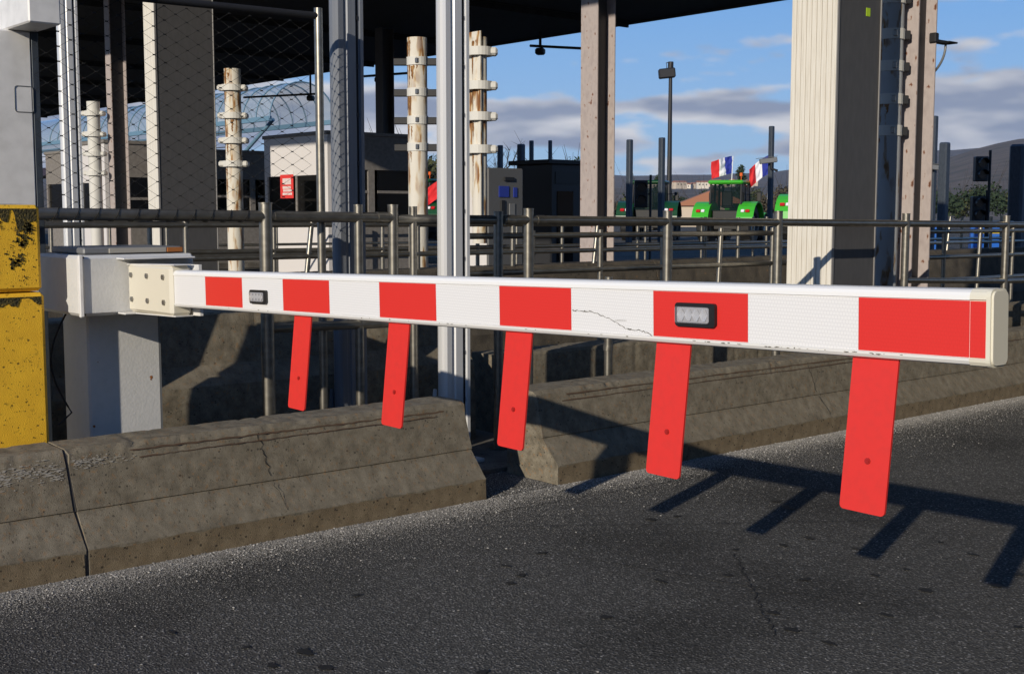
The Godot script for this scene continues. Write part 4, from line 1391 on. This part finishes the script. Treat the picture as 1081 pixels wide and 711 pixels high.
func tractor(label: String, at: Vector3, turn: float, paint: Material) -> Node3D:
	var t := thing("farm_tractor", label, "tractor", at, turn, "farm tractors parked beyond the toll plaza")
	var st := begin()
	# hood, tapering forwards and sloping down
	extrude(st, [Vector2(0.3, 0.95), Vector2(2.35, 0.95), Vector2(2.5, 1.1), Vector2(2.48, 1.5), Vector2(2.3, 1.68), Vector2(1.4, 1.82), Vector2(0.3, 1.9)], Vector3(0, 0, -0.42), Vector3(1, 0, 0), Vector3.UP, Vector3(0, 0, 0.84))
	var hood := obj("hood", st, paint, t)
	st = begin()
	bx(st, Vector3(2.49, 1.22, 0), Vector3(0.06, 0.34, 0.7), Basis.IDENTITY, 0.02)
	obj("grille", st, M.tractor_black, hood)
	for s in [-1.0, 1.0]:
		st = begin()
		bx(st, Vector3(2.46, 1.5, s * 0.27), Vector3(0.06, 0.12, 0.22), Basis.IDENTITY, 0.03)
		obj("headlight", st, M.chrome, hood)
	st = begin()
	bx(st, Vector3(0.9, 0.78, 0), Vector3(3.2, 0.42, 0.5), Basis.IDENTITY, 0.05)
	bx(st, Vector3(1.9, 0.72, 0), Vector3(0.3, 0.25, 1.5), Basis.IDENTITY, 0.05)
	bx(st, Vector3(-0.55, 0.85, 0), Vector3(0.35, 0.35, 1.4), Basis.IDENTITY, 0.05)
	obj("chassis", st, M.tractor_black, t)
	st = begin()
	bx(st, Vector3(-0.35, 1.35, 0), Vector3(1.4, 0.5, 1.25), Basis.IDENTITY, 0.05)
	obj("cab_floor", st, M.tractor_black, t)
	# cab pillars
	for q in [[0.45, 0.35], [-0.35, -0.35], [-1.1, -1.0]]:
		for s in [-1.0, 1.0]:
			st = begin()
			tube(st, [Vector3(q[0], 1.5, s * 0.74), Vector3(q[1], 2.78, s * 0.70)], 0.05, 6)
			obj("cab_pillar", st, M.tractor_black, t)
	for s in [-1.0, 1.0]:
		st = begin()
		extrude(st, [Vector2(-1.05, 1.55), Vector2(0.42, 1.55), Vector2(0.34, 2.74), Vector2(-0.98, 2.74)], Vector3(0, 0, s * 0.73), Vector3(1, 0, 0), Vector3.UP, Vector3(0, 0, s * 0.01))
		obj("side_glass", st, M.cab_glass, t)
	for q in [[0.44, 0.36], [-1.07, -1.0]]:
		st = begin()
		face(st, [Vector3(q[0], 1.55, -0.7), Vector3(q[0], 1.55, 0.7), Vector3(q[1], 2.74, 0.68), Vector3(q[1], 2.74, -0.68)], Vector3(q[0], 0, 0))
		obj("windscreen", st, M.cab_glass, t)
	st = begin()
	bx(st, Vector3(-0.32, 2.86, 0), Vector3(1.7, 0.17, 1.66), Basis.IDENTITY, 0.07)
	var roof := obj("cab_roof", st, paint, t)
	for s in [-1.0, -0.5, 0.5, 1.0]:
		st = begin()
		bx(st, Vector3(0.5, 2.76, s * 0.66), Vector3(0.08, 0.1, 0.16), Basis.IDENTITY, 0.02)
		obj("work_light", st, M.chrome, roof)
	st = begin()
	tube(st, [Vector3(-1.0, 2.9, 0.7), Vector3(-1.0, 3.2, 0.7)], 0.02, 6)
	tube(st, [Vector3(-1.0, 3.12, 0.7), Vector3(-1.0, 3.27, 0.7)], 0.07, 10)
	obj("beacon", st, M.orange_lens, roof)
	st = begin()
	bx(st, Vector3(-0.5, 1.75, 0), Vector3(0.5, 0.15, 0.5), Basis.IDENTITY, 0.05)
	bx(st, Vector3(-0.72, 2.1, 0), Vector3(0.14, 0.7, 0.48), Basis.IDENTITY, 0.05)
	obj("driver_seat", st, M.tractor_black, t)
	st = begin()
	tube(st, [Vector3(0.6, 1.7, -0.6), Vector3(0.6, 2.75, -0.6)], 0.06, 8)
	obj("exhaust", st, M.tractor_black, t)
	for s in [-1.0, 1.0]:
		st = begin()
		tube(st, [Vector3(0.42, 2.3, s * 0.75), Vector3(0.5, 2.35, s * 1.12)], 0.02, 6)
		bx(st, Vector3(0.5, 2.2, s * 1.15), Vector3(0.06, 0.42, 0.2), Basis.IDENTITY, 0.02)
		obj("mirror", st, M.tractor_black, t)
		wheel(t, Vector3(-0.6, 0.92, s * 0.98), 0.92, 0.55, M.rim_pale)
		wheel(t, Vector3(1.9, 0.68, s * 0.92), 0.68, 0.45, M.rim_pale)
		st = begin()
		fender(st, Vector3(-0.6, 0.92, s * 1.05), 1.06, 0.78, PI * 0.1, PI * 0.98)
		var arc := [Vector2(-0.6, 0.95)]
		for k in 13:
			var an := lerpf(PI * 0.1, PI * 0.98, k / 12.0)
			arc.append(Vector2(-0.6 + cos(an) * 1.05, 0.92 + sin(an) * 1.05))
		extrude(st, arc, Vector3(0, 0, s * 0.66), Vector3(1, 0, 0), Vector3.UP, Vector3(0, 0, s * 0.03))
		var rf := obj("rear_fender", st, paint, t)
		st = begin()
		bx(st, Vector3(-1.5, 1.55, s * 1.15), Vector3(0.08, 0.14, 0.2), Basis(Vector3(0, 0, 1), -0.5), 0.02)
		obj("tail_light", st, mat("tail_red", lin(0.5, 0.01, 0.01), 0.3), rf)
		st = begin()
		bx(st, Vector3(-1.5, 1.55, s * 0.93), Vector3(0.08, 0.14, 0.16), Basis(Vector3(0, 0, 1), -0.5), 0.02)
		obj("reversing_light", st, M.flag_white, rf)
		st = begin()
		fender(st, Vector3(1.9, 0.68, s * 0.92), 0.8, 0.46, PI * 0.2, PI * 0.85)
		obj("front_fender", st, paint, t)
		st = begin()
		bx(st, Vector3(0.05, 1.75, s * 0.98), Vector3(0.06, 0.1, 0.2), Basis.IDENTITY, 0.02)
		obj("marker_light", st, M.orange_lens, t)
	return t

func flag(label: String, base: Vector3, h: float, w: float, fh: float, turn: float, droop: float, cols: Array, sd: int) -> void:
	var t := thing("flag", label, "flag", base, turn, "flags flying from the tractors")
	var st := begin()
	tube(st, [Vector3.ZERO, Vector3(0.06, h, 0)], 0.022, 8)
	obj("flag_pole", st, M.flag_white, t)
	var nz := noise(1.4, 2, sd)
	for b in cols.size():
		st = begin()
		sg += 1
		st.set_smooth_group(sg)
		var n := 7
		var grid := []
		for i in n + 1:
			var f := (b + float(i) / n) / cols.size()
			var col := []
			for j in 9:
				var g := j / 8.0
				var x := -w * f * (1.0 - 0.25 * droop)
				var y := h - fh * g - droop * w * pow(f, 1.3) * 0.75
				var z := 0.14 * w * sin(f * 7.0 + g * 1.6 + sd) * (0.3 + f) + nz.get_noise_2d(f * 2.0, g * 2.0) * 0.12
				col.append(Vector3(x + 0.05 * g, y, z))
			grid.append(col)
		for i in n:
			for j in 8:
				face(st, [grid[i][j], grid[i + 1][j], grid[i + 1][j + 1], grid[i][j + 1]], Vector3(0, 0, 1))
		obj("cloth_band", st, cols[b], t)

func tree(label: String, at: Vector3, h: float, w: float, m: Material, kind: String, sd: int, group: String) -> void:
	var rng := RandomNumberGenerator.new()
	rng.seed = sd
	var t := thing("tree", label, "tree", at, rng.randf() * TAU, group)
	var st := begin()
	tube(st, [Vector3(0, -0.3, 0), Vector3(0.05 * w, h * 0.4, 0), Vector3(0, h * (0.95 if kind != "round" else 0.7), 0)], h * 0.028, 7, h * 0.006)
	if kind != "conifer":
		for k in (26 if kind == "bare" else 9):
			var y0 := h * rng.randf_range(0.2, 0.7)
			var an := rng.randf() * TAU
			var ln := w * rng.randf_range(0.35, 0.7)
			var p0 := Vector3(0, y0, 0)
			var p1 := p0 + Vector3(cos(an) * ln * 0.5, ln * 0.5, sin(an) * ln * 0.5)
			var p2 := p1 + Vector3(cos(an + 0.3) * ln * 0.3, ln * 0.7, sin(an + 0.3) * ln * 0.3)
			tube(st, [p0, p1, p2], h * 0.010, 5, h * 0.002)
			if kind == "bare":
				for j in 5:
					var q := p1.lerp(p2, rng.randf())
					tube(st, [q, q + Vector3(rng.randf_range(-1, 1), rng.randf_range(0.3, 1.2), rng.randf_range(-1, 1)) * ln * 0.35], h * 0.004, 3, h * 0.001)
	obj("trunk", st, M.bark, t)
	if kind == "bare": return
	st = begin()
	st.set_smooth_group(-1)
	var clumps := []
	for k in 16:
		var f := rng.randf()
		if kind == "conifer":
			f = k / 16.0
			var rr := w * 0.5 * (1.0 - f) * rng.randf_range(0.5, 1.0)
			var an := rng.randf() * TAU
			clumps.append([Vector3(cos(an) * rr * 0.6, h * (0.12 + 0.86 * f), sin(an) * rr * 0.6), maxf(0.12 * w, w * 0.34 * (1.0 - f))])
		else:
			var d := Vector3(rng.randfn(), rng.randfn() * 0.8, rng.randfn()).normalized() * pow(f, 0.4)
			clumps.append([Vector3(d.x * w * 0.36, h * 0.62 + d.y * h * 0.26, d.z * w * 0.36), w * rng.randf_range(0.13, 0.22)])
	for c in clumps:
		for k in 70:
			var d := Vector3(rng.randfn(), rng.randfn(), rng.randfn()).normalized()
			var p: Vector3 = c[0] + d * c[1] * pow(rng.randf(), 0.35)
			var u := Vector3(rng.randfn(), rng.randfn(), rng.randfn()).normalized() * w * rng.randf_range(0.02, 0.05)
			var v := d.cross(u).normalized() * w * rng.randf_range(0.015, 0.035)
			face(st, [p - u, p + v, p + u, p - v], d)
	obj("crown", st, m, t)

func house(label: String, at: Vector3, turn: float, w: float, d: float, h: float, wall: Material, group: String) -> void:
	var t := thing("house", label, "house", at, turn, group)
	var st := begin()
	bx(st, Vector3(0, h / 2 - 1.0, 0), Vector3(w, h + 2.0, d))
	obj("wall", st, wall, t)
	st = begin()
	extrude(st, [Vector2(-d / 2 - 0.4, 0), Vector2(d / 2 + 0.4, 0), Vector2(0, d * 0.22)], Vector3(-w / 2 - 0.3, h, 0), Vector3(0, 0, 1), Vector3.UP, Vector3(w + 0.6, 0, 0))
	obj("roof", st, M.roof_tile, t)
	for k in 3:
		for s in [-1.0, 1.0]:
			st = begin()
			bx(st, Vector3((k - 1) * w * 0.3, h * 0.6, s * (d / 2 + 0.01)), Vector3(w * 0.1, h * 0.25, 0.05))
			obj("window", st, M.dark_glass, t)

# height of the land beyond the plaza, by world position
var hill_noise := FastNoiseLite.new()
func land(x: float, z: float) -> float:
	var d := Vector2(x, z).length()
	var az := atan2(x, -z)
	var toward := az + 0.8608   # 0 in the middle of the view, + to the right
	var far := smoothstep(1500.0, 4200.0, d)
	var ridge := 92.0 + 66.0 * smoothstep(0.19, 0.34, toward) - 20.0 * smoothstep(-0.1, -0.5, toward)
	var foot := smoothstep(300.0, 1500.0, d) * 30.0
	var spur := smoothstep(500.0, 1400.0, d) * (1.0 - smoothstep(1800.0, 2600.0, d)) * 48.0 * smoothstep(0.26, 0.40, toward)
	return foot + far * ridge * (1.0 + 0.16 * hill_noise.get_noise_2d(x * 0.25, z * 0.25)) + spur + smoothstep(250.0, 900.0, d) * 9.0 * hill_noise.get_noise_2d(x, z) - 0.05

func terrain() -> void:
	hill_noise = noise(0.003, 5, 6)
	var st := begin()
	var rad := [60.0, 110.0, 160.0, 240.0, 340.0, 480.0, 660.0, 860.0, 1080.0, 1320.0, 1560.0, 1800.0, 2100.0, 2400.0, 2750.0, 3100.0, 3450.0, 3800.0, 4200.0, 4700.0, 5400.0, 6400.0]
	var n := 420
	sg += 1
	st.set_smooth_group(sg)
	for i in rad.size() - 1:
		for k in n:
			var q := []
			for e in [[i, k], [i, k + 1], [i + 1, k + 1], [i + 1, k]]:
				var an: float = TAU * e[1] / n
				var x: float = sin(an) * rad[e[0]]
				var z: float = -cos(an) * rad[e[0]]
				q.append(Vector3(x, land(x, z), z))
			face(st, q, Vector3.UP)
	structure("terrain", st, M.terrain_scrub, "scrubby plain and wooded hills beyond the plaza")

# far things: pixel-free polar placement round the origin (degrees right of the view's middle, metres)
func polar(deg: float, d: float) -> Vector3:
	var az := deg_to_rad(deg) - 0.8608
	var p := Vector3(sin(az) * d, 0, -cos(az) * d)
	p.y = maxf(0.0, land(p.x, p.z)) if d > 60.0 else 0.0
	return p

func footbridge() -> void:
	var t := thing("footbridge", "pale blue steel footbridge with a glazed barrel-vault roof behind the booths", "footbridge")
	# runs across the lanes
	var l0 := 30.0
	var y0 := 4.2
	var deck_a := [-92.0, -51.5]
	var st := begin()
	ab(st, deck_a[0], deck_a[1] - 4.0, y0 - 0.5, y0, l0, l0 + 2.6)
	obj("deck", st, M.fascia_purple, t)
	var r := 1.75
	var yc := y0 + 1.45
	st = begin()
	sg += 1
	st.set_smooth_group(sg)
	for k in 14:
		var an := PI * k / 14
		var an2 := PI * (k + 1) / 14
		var d0 := Vector3(0, sin(an), cos(an)) * r
		var d1 := Vector3(0, sin(an2), cos(an2)) * r
		face(st, [P(deck_a[0], yc, l0 + 1.3) + d0, P(deck_a[1], yc, l0 + 1.3) + d0, P(deck_a[1], yc, l0 + 1.3) + d1, P(deck_a[0], yc, l0 + 1.3) + d1], d0)
	obj("vault_glazing", st, M.vault_glass, t)
	var a: float = deck_a[1]
	while a > -80.0:
		st = begin()
		var pts := []
		for k in 15:
			var an := PI * k / 14
			pts.append(P(a, yc, l0 + 1.3) + Vector3(0, sin(an), cos(an)) * (r + 0.03))
		tube(st, pts, 0.035, 6)
		obj("arch_rib", st, M.blue_steel, t)
		a -= 1.3
	for s in [-1.0, 1.0]:
		st = begin()
		bx(st, P((deck_a[0] + deck_a[1]) / 2, yc, l0 + 1.3) + Vector3(0, 0, s * r), Vector3(deck_a[1] - deck_a[0], 0.22, 0.16))
		obj("eaves_beam", st, M.blue_steel, t)
	for q in [[-52.0, yc, -58.0, y0 - 1.6], [-60.0, yc, -66.0, y0 - 1.6], [-70.0, yc, -64.0, y0 - 2.0]]:
		st = begin()
		tube(st, [P(q[0], q[1], l0), P(q[2], q[3], l0)], 0.09, 8)
		obj("brace", st, M.blue_steel, t)
	for q in [-58.0, -72.0, -88.0]:
		st = begin()
		ab(st, q - 0.3, q + 0.3, 0.0, y0 - 0.5, l0 + 1.0, l0 + 1.6)
		obj("pier", st, M.booth_gray, t)
	for k in 3:
		st = begin()
		tube(st, [P(deck_a[0], y0 + 0.35 + k * 0.35, l0), P(deck_a[1] - 4.0, y0 + 0.35 + k * 0.35, l0)], 0.03, 6)
		obj("handrail", st, M.stainless, t)

func flood_mast() -> void:
	var t := thing("lamp_mast", "tall black lamp mast with a boxy floodlight head", "lamp mast", P(-49.4, 0, 54.5))
	var st := begin()
	tube(st, [Vector3.ZERO, Vector3(0, 9.7, 0)], 0.17, 10, 0.10)
	obj("mast", st, M.black_steel, t)
	st = begin()
	bx(st, Vector3(-0.15, 9.3, 0.15), Vector3(0.95, 0.55, 0.5), Basis(Vector3.UP, 0.86) * Basis(Vector3(0, 0, 1), 0.1), 0.06)
	obj("floodlight", st, M.black_steel, t)
	st = begin()
	tube(st, [Vector3(0, 9.5, 0), Vector3(0, 9.95, 0)], 0.16, 8)
	tube(st, [Vector3(-0.2, 9.6, 0.1), Vector3(-0.25, 9.9, 0.1), Vector3(0, 9.95, 0)], 0.03, 6)
	obj("head_cap", st, M.black_steel, t)

func hanging_bar(label: String, p0: Vector3, p1: Vector3, box_at: float) -> void:
	var t := thing("sensor_bar", label, "sensor bar", Vector3.ZERO, 0.0, "sensor bars hung under the canopy edge")
	var st := begin()
	tube(st, [p0, p1], 0.035, 6)
	obj("bar", st, M.black_steel, t)
	var c := p0.lerp(p1, box_at)
	st = begin()
	bx(st, c - Vector3(0, 0.12, 0), Vector3(0.22, 0.16, 0.2), Basis(Vector3.UP, 0.5), 0.04)
	obj("sensor_head", st, M.black_steel, t)
	st = begin()
	tube(st, [c, Vector3(c.x, 5.56, c.z)], 0.035, 6)
	obj("hanger", st, M.black_steel, t)

func plastic_barrier(label: String, a: float, l: float) -> void:
	var t := thing("plastic_barrier", label, "plastic barrier", P(a, 0, l), 0.7, "blue plastic barriers beyond the railings")
	var st := begin()
	extrude(st, [Vector2(-0.28, 0.0), Vector2(0.28, 0.0), Vector2(0.28, 0.12), Vector2(0.12, 0.4), Vector2(0.09, 0.9), Vector2(-0.09, 0.9), Vector2(-0.12, 0.4), Vector2(-0.28, 0.12)], Vector3(-0.6, 0, 0), Vector3(0, 0, 1), Vector3.UP, Vector3(1.2, 0, 0))
	obj("shell", st, M.car_blue, t)
	st = begin()
	bx(st, Vector3(0, 0.62, 0.12), Vector3(1.0, 0.1, 0.03), Basis.IDENTITY, 0.01)
	obj("reflector_strip", st, M.yellow_plain, t)

func lamp_hook() -> void:
	var t := thing("lamp_bracket", "black bracket with a curved strut on the pale pink post", "lamp bracket", P(-5.62, 2.55, 9.42))
	var st := begin()
	bx(st, Vector3(0.0, 0.145, -0.03), Vector3(0.05, 0.03, 0.2), Basis.IDENTITY, 0.006)
	bx(st, Vector3(0.0, 0.15, -0.17), Vector3(0.10, 0.014, 0.14), Basis.IDENTITY, 0.006)
	bx(st, Vector3(0.0, 0.17, 0.05), Vector3(0.06, 0.08, 0.06), Basis.IDENTITY, 0.008)
	obj("head", st, M.black_steel, t)
	st = begin()
	var pts := []
	for k in 9:
		var f := k / 8.0
		pts.append(Vector3(0, lerpf(0.14, -0.10, f), -0.13 + 0.16 * pow(f, 2.2)))
	tube(st, pts, 0.010, 8)
	obj("strut", st, M.gray_metal, t)

func _ready() -> void:
	# ------------------------------------------------ camera, sky, sun, exposure
	var cam := Camera3D.new()
	cam.name = "camera"
	cam.position = Vector3(0, 1.3, 0)
	cam.basis = Basis(Vector3.UP, 0.8608) * Basis(Vector3.RIGHT, -0.0988)
	cam.fov = 30.18
	cam.near = 0.05
	cam.far = 9000.0
	add_child(cam)
	cam.current = true
	var env := Environment.new()
	env.background_mode = Environment.BG_SKY
	env.sky = Sky.new()
	var pm := PanoramaSkyMaterial.new()
	pm.panorama = sky_texture()
	env.sky.sky_material = pm
	env.background_energy_multiplier = 1.0
	env.tonemap_mode = Environment.TONE_MAPPER_LINEAR
	env.tonemap_exposure = 1.0
	env.sdfgi_enabled = true
	env.ssao_enabled = true
	env.ssil_enabled = true
	env.fog_enabled = true
	env.fog_density = 0.00005
	env.fog_light_color = Color(0.62, 0.72, 0.86)
	var we := WorldEnvironment.new()
	we.name = "environment"
	we.environment = env
	add_child(we)
	var sun := DirectionalLight3D.new()
	sun.name = "sun"
	sun.light_energy = 1.3
	sun.light_angular_distance = 0.5
	sun.light_color = Color(1.0, 0.955, 0.88)
	sun.shadow_enabled = true
	sun.basis = Basis.looking_at(Vector3(-0.344, -0.317, -0.884), Vector3.UP)
	add_child(sun)

	# ------------------------------------------------ setting
	make_materials()
	terrain()
	road()
	islands()
	canopy()
	column("cream ribbed and dark grey clad column with lime sticker, behind the railing", -5.4, -5.80, 7.73, 8.27, 9, true)
	column("dark grey clad column with a narrow cream edge, seen through the net", -14.6, -14.9, 6.81, 7.59, 4, false)

	# ------------------------------------------------ lane in front
	front_barriers()
	yellow_blocks()
	barrier_machine()
	barrier_arm()
	rear_island_wall()
	far_barriers()
	grey_pillar()
	added_cabinet()
	railing_front()
	net_fence()
	slot_pole("bright aluminium pole with a slotted flange in front of the railing", 3.845, -5.05, 4.6, M.aluminium)
	slot_pole("aluminium pole rising behind the railing, its shade put into a bluish colour", 3.445, -5.40, 4.6, M.shade_tinted_aluminium)
	slot_pole("slim sunlit aluminium pole seen through the net", 4.07, -10.6, 4.6, M.aluminium)

	# ------------------------------------------------ posts
	clamp_post("grey galvanised tube post with rusty streaks beside the clad column", -5.75, 8.95, 0.10, 4.4, [1.96, 2.21, 2.47, 2.72, 3.0], M.rusty_gray, 0.05, false, 0.0, 10)
	clamp_post("rust-streaked white tube post with four clamp rings", -10.4, 7.67, 0.10, 3.06, [1.97, 2.24, 2.52, 2.83], M.rusty_white, 0.14, false, 0.0, 26)
	clamp_post("rusty cut post with curved clamp straps behind the bright aluminium pole", -9.7, 7.914, 0.10, 3.02, [1.93, 2.25, 2.55, 2.88], M.rusty_white, 0.05, true, 0.25, 22)
	clamp_post("rust-stained white tube post with wide white clamps behind the net", -15.8, 8.485, 0.113, 3.274, [1.98, 2.30, 2.64, 3.02], M.rusty_white, 0.05, false, 0.3, 22)
	clamp_post("clean white tube post with wide white clamps near a red poster", -20.4, 8.39, 0.105, 3.13, [1.96, 2.28, 2.60, 2.94], M.clamp_white, 0.05, false, 0.3)
	h_beam("pink painted steel beam post with rust spots in mid plaza", -9.93, 9.78, 0.26, 0.26, 5.5, M.pink_paint)
	h_beam("pale pink beam post behind the galvanised tube post", -5.7, 9.24, 0.2, 0.26, 5.5, M.pink_paint)
	h_beam("pale pink beam post seen through the net", -20.3, 8.76, 0.2, 0.26, 5.5, M.pink_paint)
	h_beam("beam post under the far canopy edge, canopy shade put into its dark colour", -24.0, 16.77, 0.3, 0.3, 5.5, M.dark_panel)  # dark panel colour stands in for the canopy shade on this post
	lamp_hook()

	# ------------------------------------------------ plaza behind
	far_railing("steel railing with leaning posts on the rear edge of the near island", -6.0, 4.6, 15.0, 0.62, [1.16, 0.93, 0.72], 0.05, 0.02, 0.02)
	far_railing("triple-bar steel railing on the island of the rusty posts", -9.3, 1.0, 21.0, 1.15, [1.22, 0.95, 0.7], 0.12, 0.024)
	far_railing("triple-bar steel railing on the far side of the rusty posts' island", -10.95, 1.0, 21.0, 1.3, [1.22, 0.95, 0.7], 0.0, 0.024)
	far_railing("double-bar steel railing beside the payment machine", -14.2, 1.0, 21.0, 1.4, [1.2, 0.8], 0.0, 0.024)
	far_railing("double-bar steel railing in front of the white booth", -19.2, 0.5, 17.0, 1.5, [1.2, 0.8], 0.0, 0.024)
	booth("white toll booth with a red poster in its end window", -19.5, -21.78, 12.35, 14.4, 2.72, M.booth_white, M.booth_gray, 0.63, 2)
	booth("long grey toll booth with dark windows seen through the net", -27.0, -31.0, 11.5, 18.6, 2.72, M.booth_gray, M.booth_gray, -1.0, 6)
	booth("narrow pale toll booth with a small red poster behind the white clamp post", -22.9, -24.2, 9.6, 11.0, 2.6, M.booth_white, M.booth_gray, 0.3, 1)
	booth("unseen grey toll booth added across the lane to block low sky light", 3.6, 1.35, -1.5, 8.5, 2.9, M.booth_gray, M.booth_gray, -1.0, 5)  # out of view, added to reduce sky fill on the lane-side faces
	machine()
	kiosk()
	for q in [[-31.39, 32.52, 3.91, 0.2, "square dark pole standing left of the black signal"], [-30.64, 33.39, 3.98, 0.2, "square dark pole beside the lamp mast"], [-29.93, 26.54, 3.59, 0.12, "thin dark pole beside the dark kiosk, the taller of two"], [-28.64, 24.98, 3.37, 0.2, "dark pole rising right behind the payment machine"], [-32.11, 27.08, 3.55, 0.16, "short dark pole over the payment machine's top"], [-31.02, 28.34, 3.71, 0.11, "thin dark pole behind the kiosk roof"], [-20.31, 34.66, 3.42, 0.26, "thick grey pole beside the video camera pole"], [-13.88, 26.8, 2.82, 0.34, "thick pale grey pole right of the twin signals"]]:
		tall_pole("plaza_pole", q[4], q[0], q[1], q[2], q[3], M.dark_blue_steel)
	var cp := tall_pole("camera_pole", "dark pole carrying a video camera beside the cream column", -24.97, 32.31, 4.04, 0.15, M.dark_blue_steel, "poles carrying video cameras")
	video_camera(cp, Vector3(0.05, 2.95, 0.2), 0.86)
	cp = tall_pole("camera_pole", "dark pole carrying a video camera beyond the pink post", -21.62, 36.22, 4.36, 0.2, M.dark_blue_steel, "poles carrying video cameras")
	video_camera(cp, Vector3(0.1, 2.75, 0.25), 0.86 + PI)
	signal_head("upper unlit black traffic signal of the stacked pair", -15.45, 28.0, 2.05, 2.64, 0.31)
	signal_head("lower unlit black traffic signal of the stacked pair", -15.55, 28.1, 1.1, 1.70, 0.31)
	signal_head("lone unlit black traffic signal between the square dark poles", -24.2, 25.54, 1.45, 2.21, 0.36)
	flood_mast()
	hanging_bar("dark sensor bar hung left of the rusty beam post", P(-22.6, 5.25, 20.0), P(-20.6, 5.0, 20.3), 0.15)
	hanging_bar("dark sensor bar hung beside the far dark beam post", P(-29.2, 5.0, 19.3), P(-27.0, 4.95, 19.6), 0.5)
	hanging_bar("dark sensor bar with a lamp above the white booth", P(-36.5, 5.0, 20.0), P(-32.5, 4.85, 20.3), 0.9)
	footbridge()

	# ------------------------------------------------ tractors, flags, vans
	var view := 0.8608
	var away := PI / 2 + 0.41
	tractor("bright green tractor with two tricolour flags on its cab", P(-37.6, -0.15, 45.8), away, M.tractor_green)
	tractor("dark green tractor standing behind the black signal", P(-41.4, -0.1, 44.4), away + 0.2, M.dark_green)
	tractor("bright green tractor half hidden by the cream column", P(-30.9, 0.1, 43.2), away, M.tractor_green)
	tractor("dark green tractor beside the dark kiosk", P(-45.5, 0.0, 42.3), away, M.dark_green)
	tractor("dark green tractor beyond the rust-streaked white post", P(-49.4, 0.0, 37.0), away, M.dark_green)
	flag("tricolour flag streaming from the green tractor's roof", P(-37.9, 2.25, 46.1), 1.7, 1.05, 0.8, view + 0.1, 0.35, [M.flag_blue, M.flag_white, M.flag_red], 3)
	flag("crumpled drooping tricolour flag beside the streaming one", P(-36.4, 1.95, 46.9), 2.0, 1.1, 0.85, view - 0.1, 0.8, [M.flag_blue, M.flag_white, M.flag_red], 7)
	flag("small red flag on the tractor beyond the rusty white post", P(-47.6, 1.4, 36.5), 1.5, 1.0, 0.8, view, 0.7, [M.flag_red], 5)
	plastic_barrier("blue plastic barrier beyond the railing, next to the pink post", -24.45, 40.6)
	plastic_barrier("blue plastic barrier beyond the railing, under the stacked signals", -22.99, 42.3)

	# ------------------------------------------------ trees and houses
	var tr := [
		[10.3, 140.0, 6.6, 4.2, "leaf_dark", "conifer", "dark pointed conifer between the two flags", ""],
		[6.6, 150.0, 6.0, 2.6, "leaf_dark", "conifer", "slim dark conifer above the black signal", ""],
		[-0.6, 150.0, 8.2, 5.0, "leaf_brown", "bare", "bare leafless tree above the payment machine", ""],
		[0.9, 150.0, 7.6, 4.5, "leaf_brown", "bare", "bare leafless tree left of the kiosk roof", ""],
		[2.9, 120.0, 6.6, 6.0, "leaf_dark", "round", "dark evergreen tree behind the kiosk", ""],
		[-3.6, 120.0, 6.9, 8.0, "leaf_olive", "round", "olive green tree beside the bright aluminium pole", ""],
		[-5.0, 150.0, 8.6, 9.0, "leaf_dark", "round", "dark rounded tree above the white booth's roof end", ""]]
	for i in tr.size():
		tree(tr[i][6], polar(tr[i][0], tr[i][1]), tr[i][2], tr[i][3], M[tr[i][4]], tr[i][5], 300 + i, "single trees beyond the plaza")
	var rng := RandomNumberGenerator.new()
	rng.seed = 44
	for i in 46:
		var deg := -8.0 + i * 0.68 + rng.randf_range(-0.25, 0.25)
		var d := rng.randf_range(150.0, 230.0)
		var k := rng.randi() % 4
		tree(["dark evergreen bush in the belt of trees beyond the plaza", "olive bush in the belt of trees beyond the plaza", "brown winter bush in the belt of trees beyond the plaza", "dark evergreen bush in the belt of trees beyond the plaza"][k], polar(deg, d), rng.randf_range(2.9, 4.4) * (1.25 if deg > 8.5 else 1.0) * d / 190.0, rng.randf_range(5.0, 9.0), M[["leaf_dark", "leaf_olive", "leaf_brown", "leaf_dark"][k]], "round", 500 + i, "belt of trees beyond the plaza")
	for i in 16:
		var deg := 6.0 + i * 0.33 + rng.randf_range(-0.1, 0.1)
		house("small pale village house with tiled roof on the far hillside", polar(deg, rng.randf_range(1350.0, 1600.0)), rng.randf() * 3.0, rng.randf_range(9.0, 15.0), 8.0, rng.randf_range(5.0, 8.0), M.house_pale if i % 2 == 0 else M.house_wall, "village houses on the hillside")
	house("low house with a brown tiled roof behind the tractors", polar(9.0, 125.0), -0.8, 9.0, 7.0, 2.0, M.house_wall, "")
	house("isolated pale farmhouse on the slope below the hills", polar(21.4, 1700.0), 0.4, 14.0, 9.0, 6.0, M.house_pale, "")
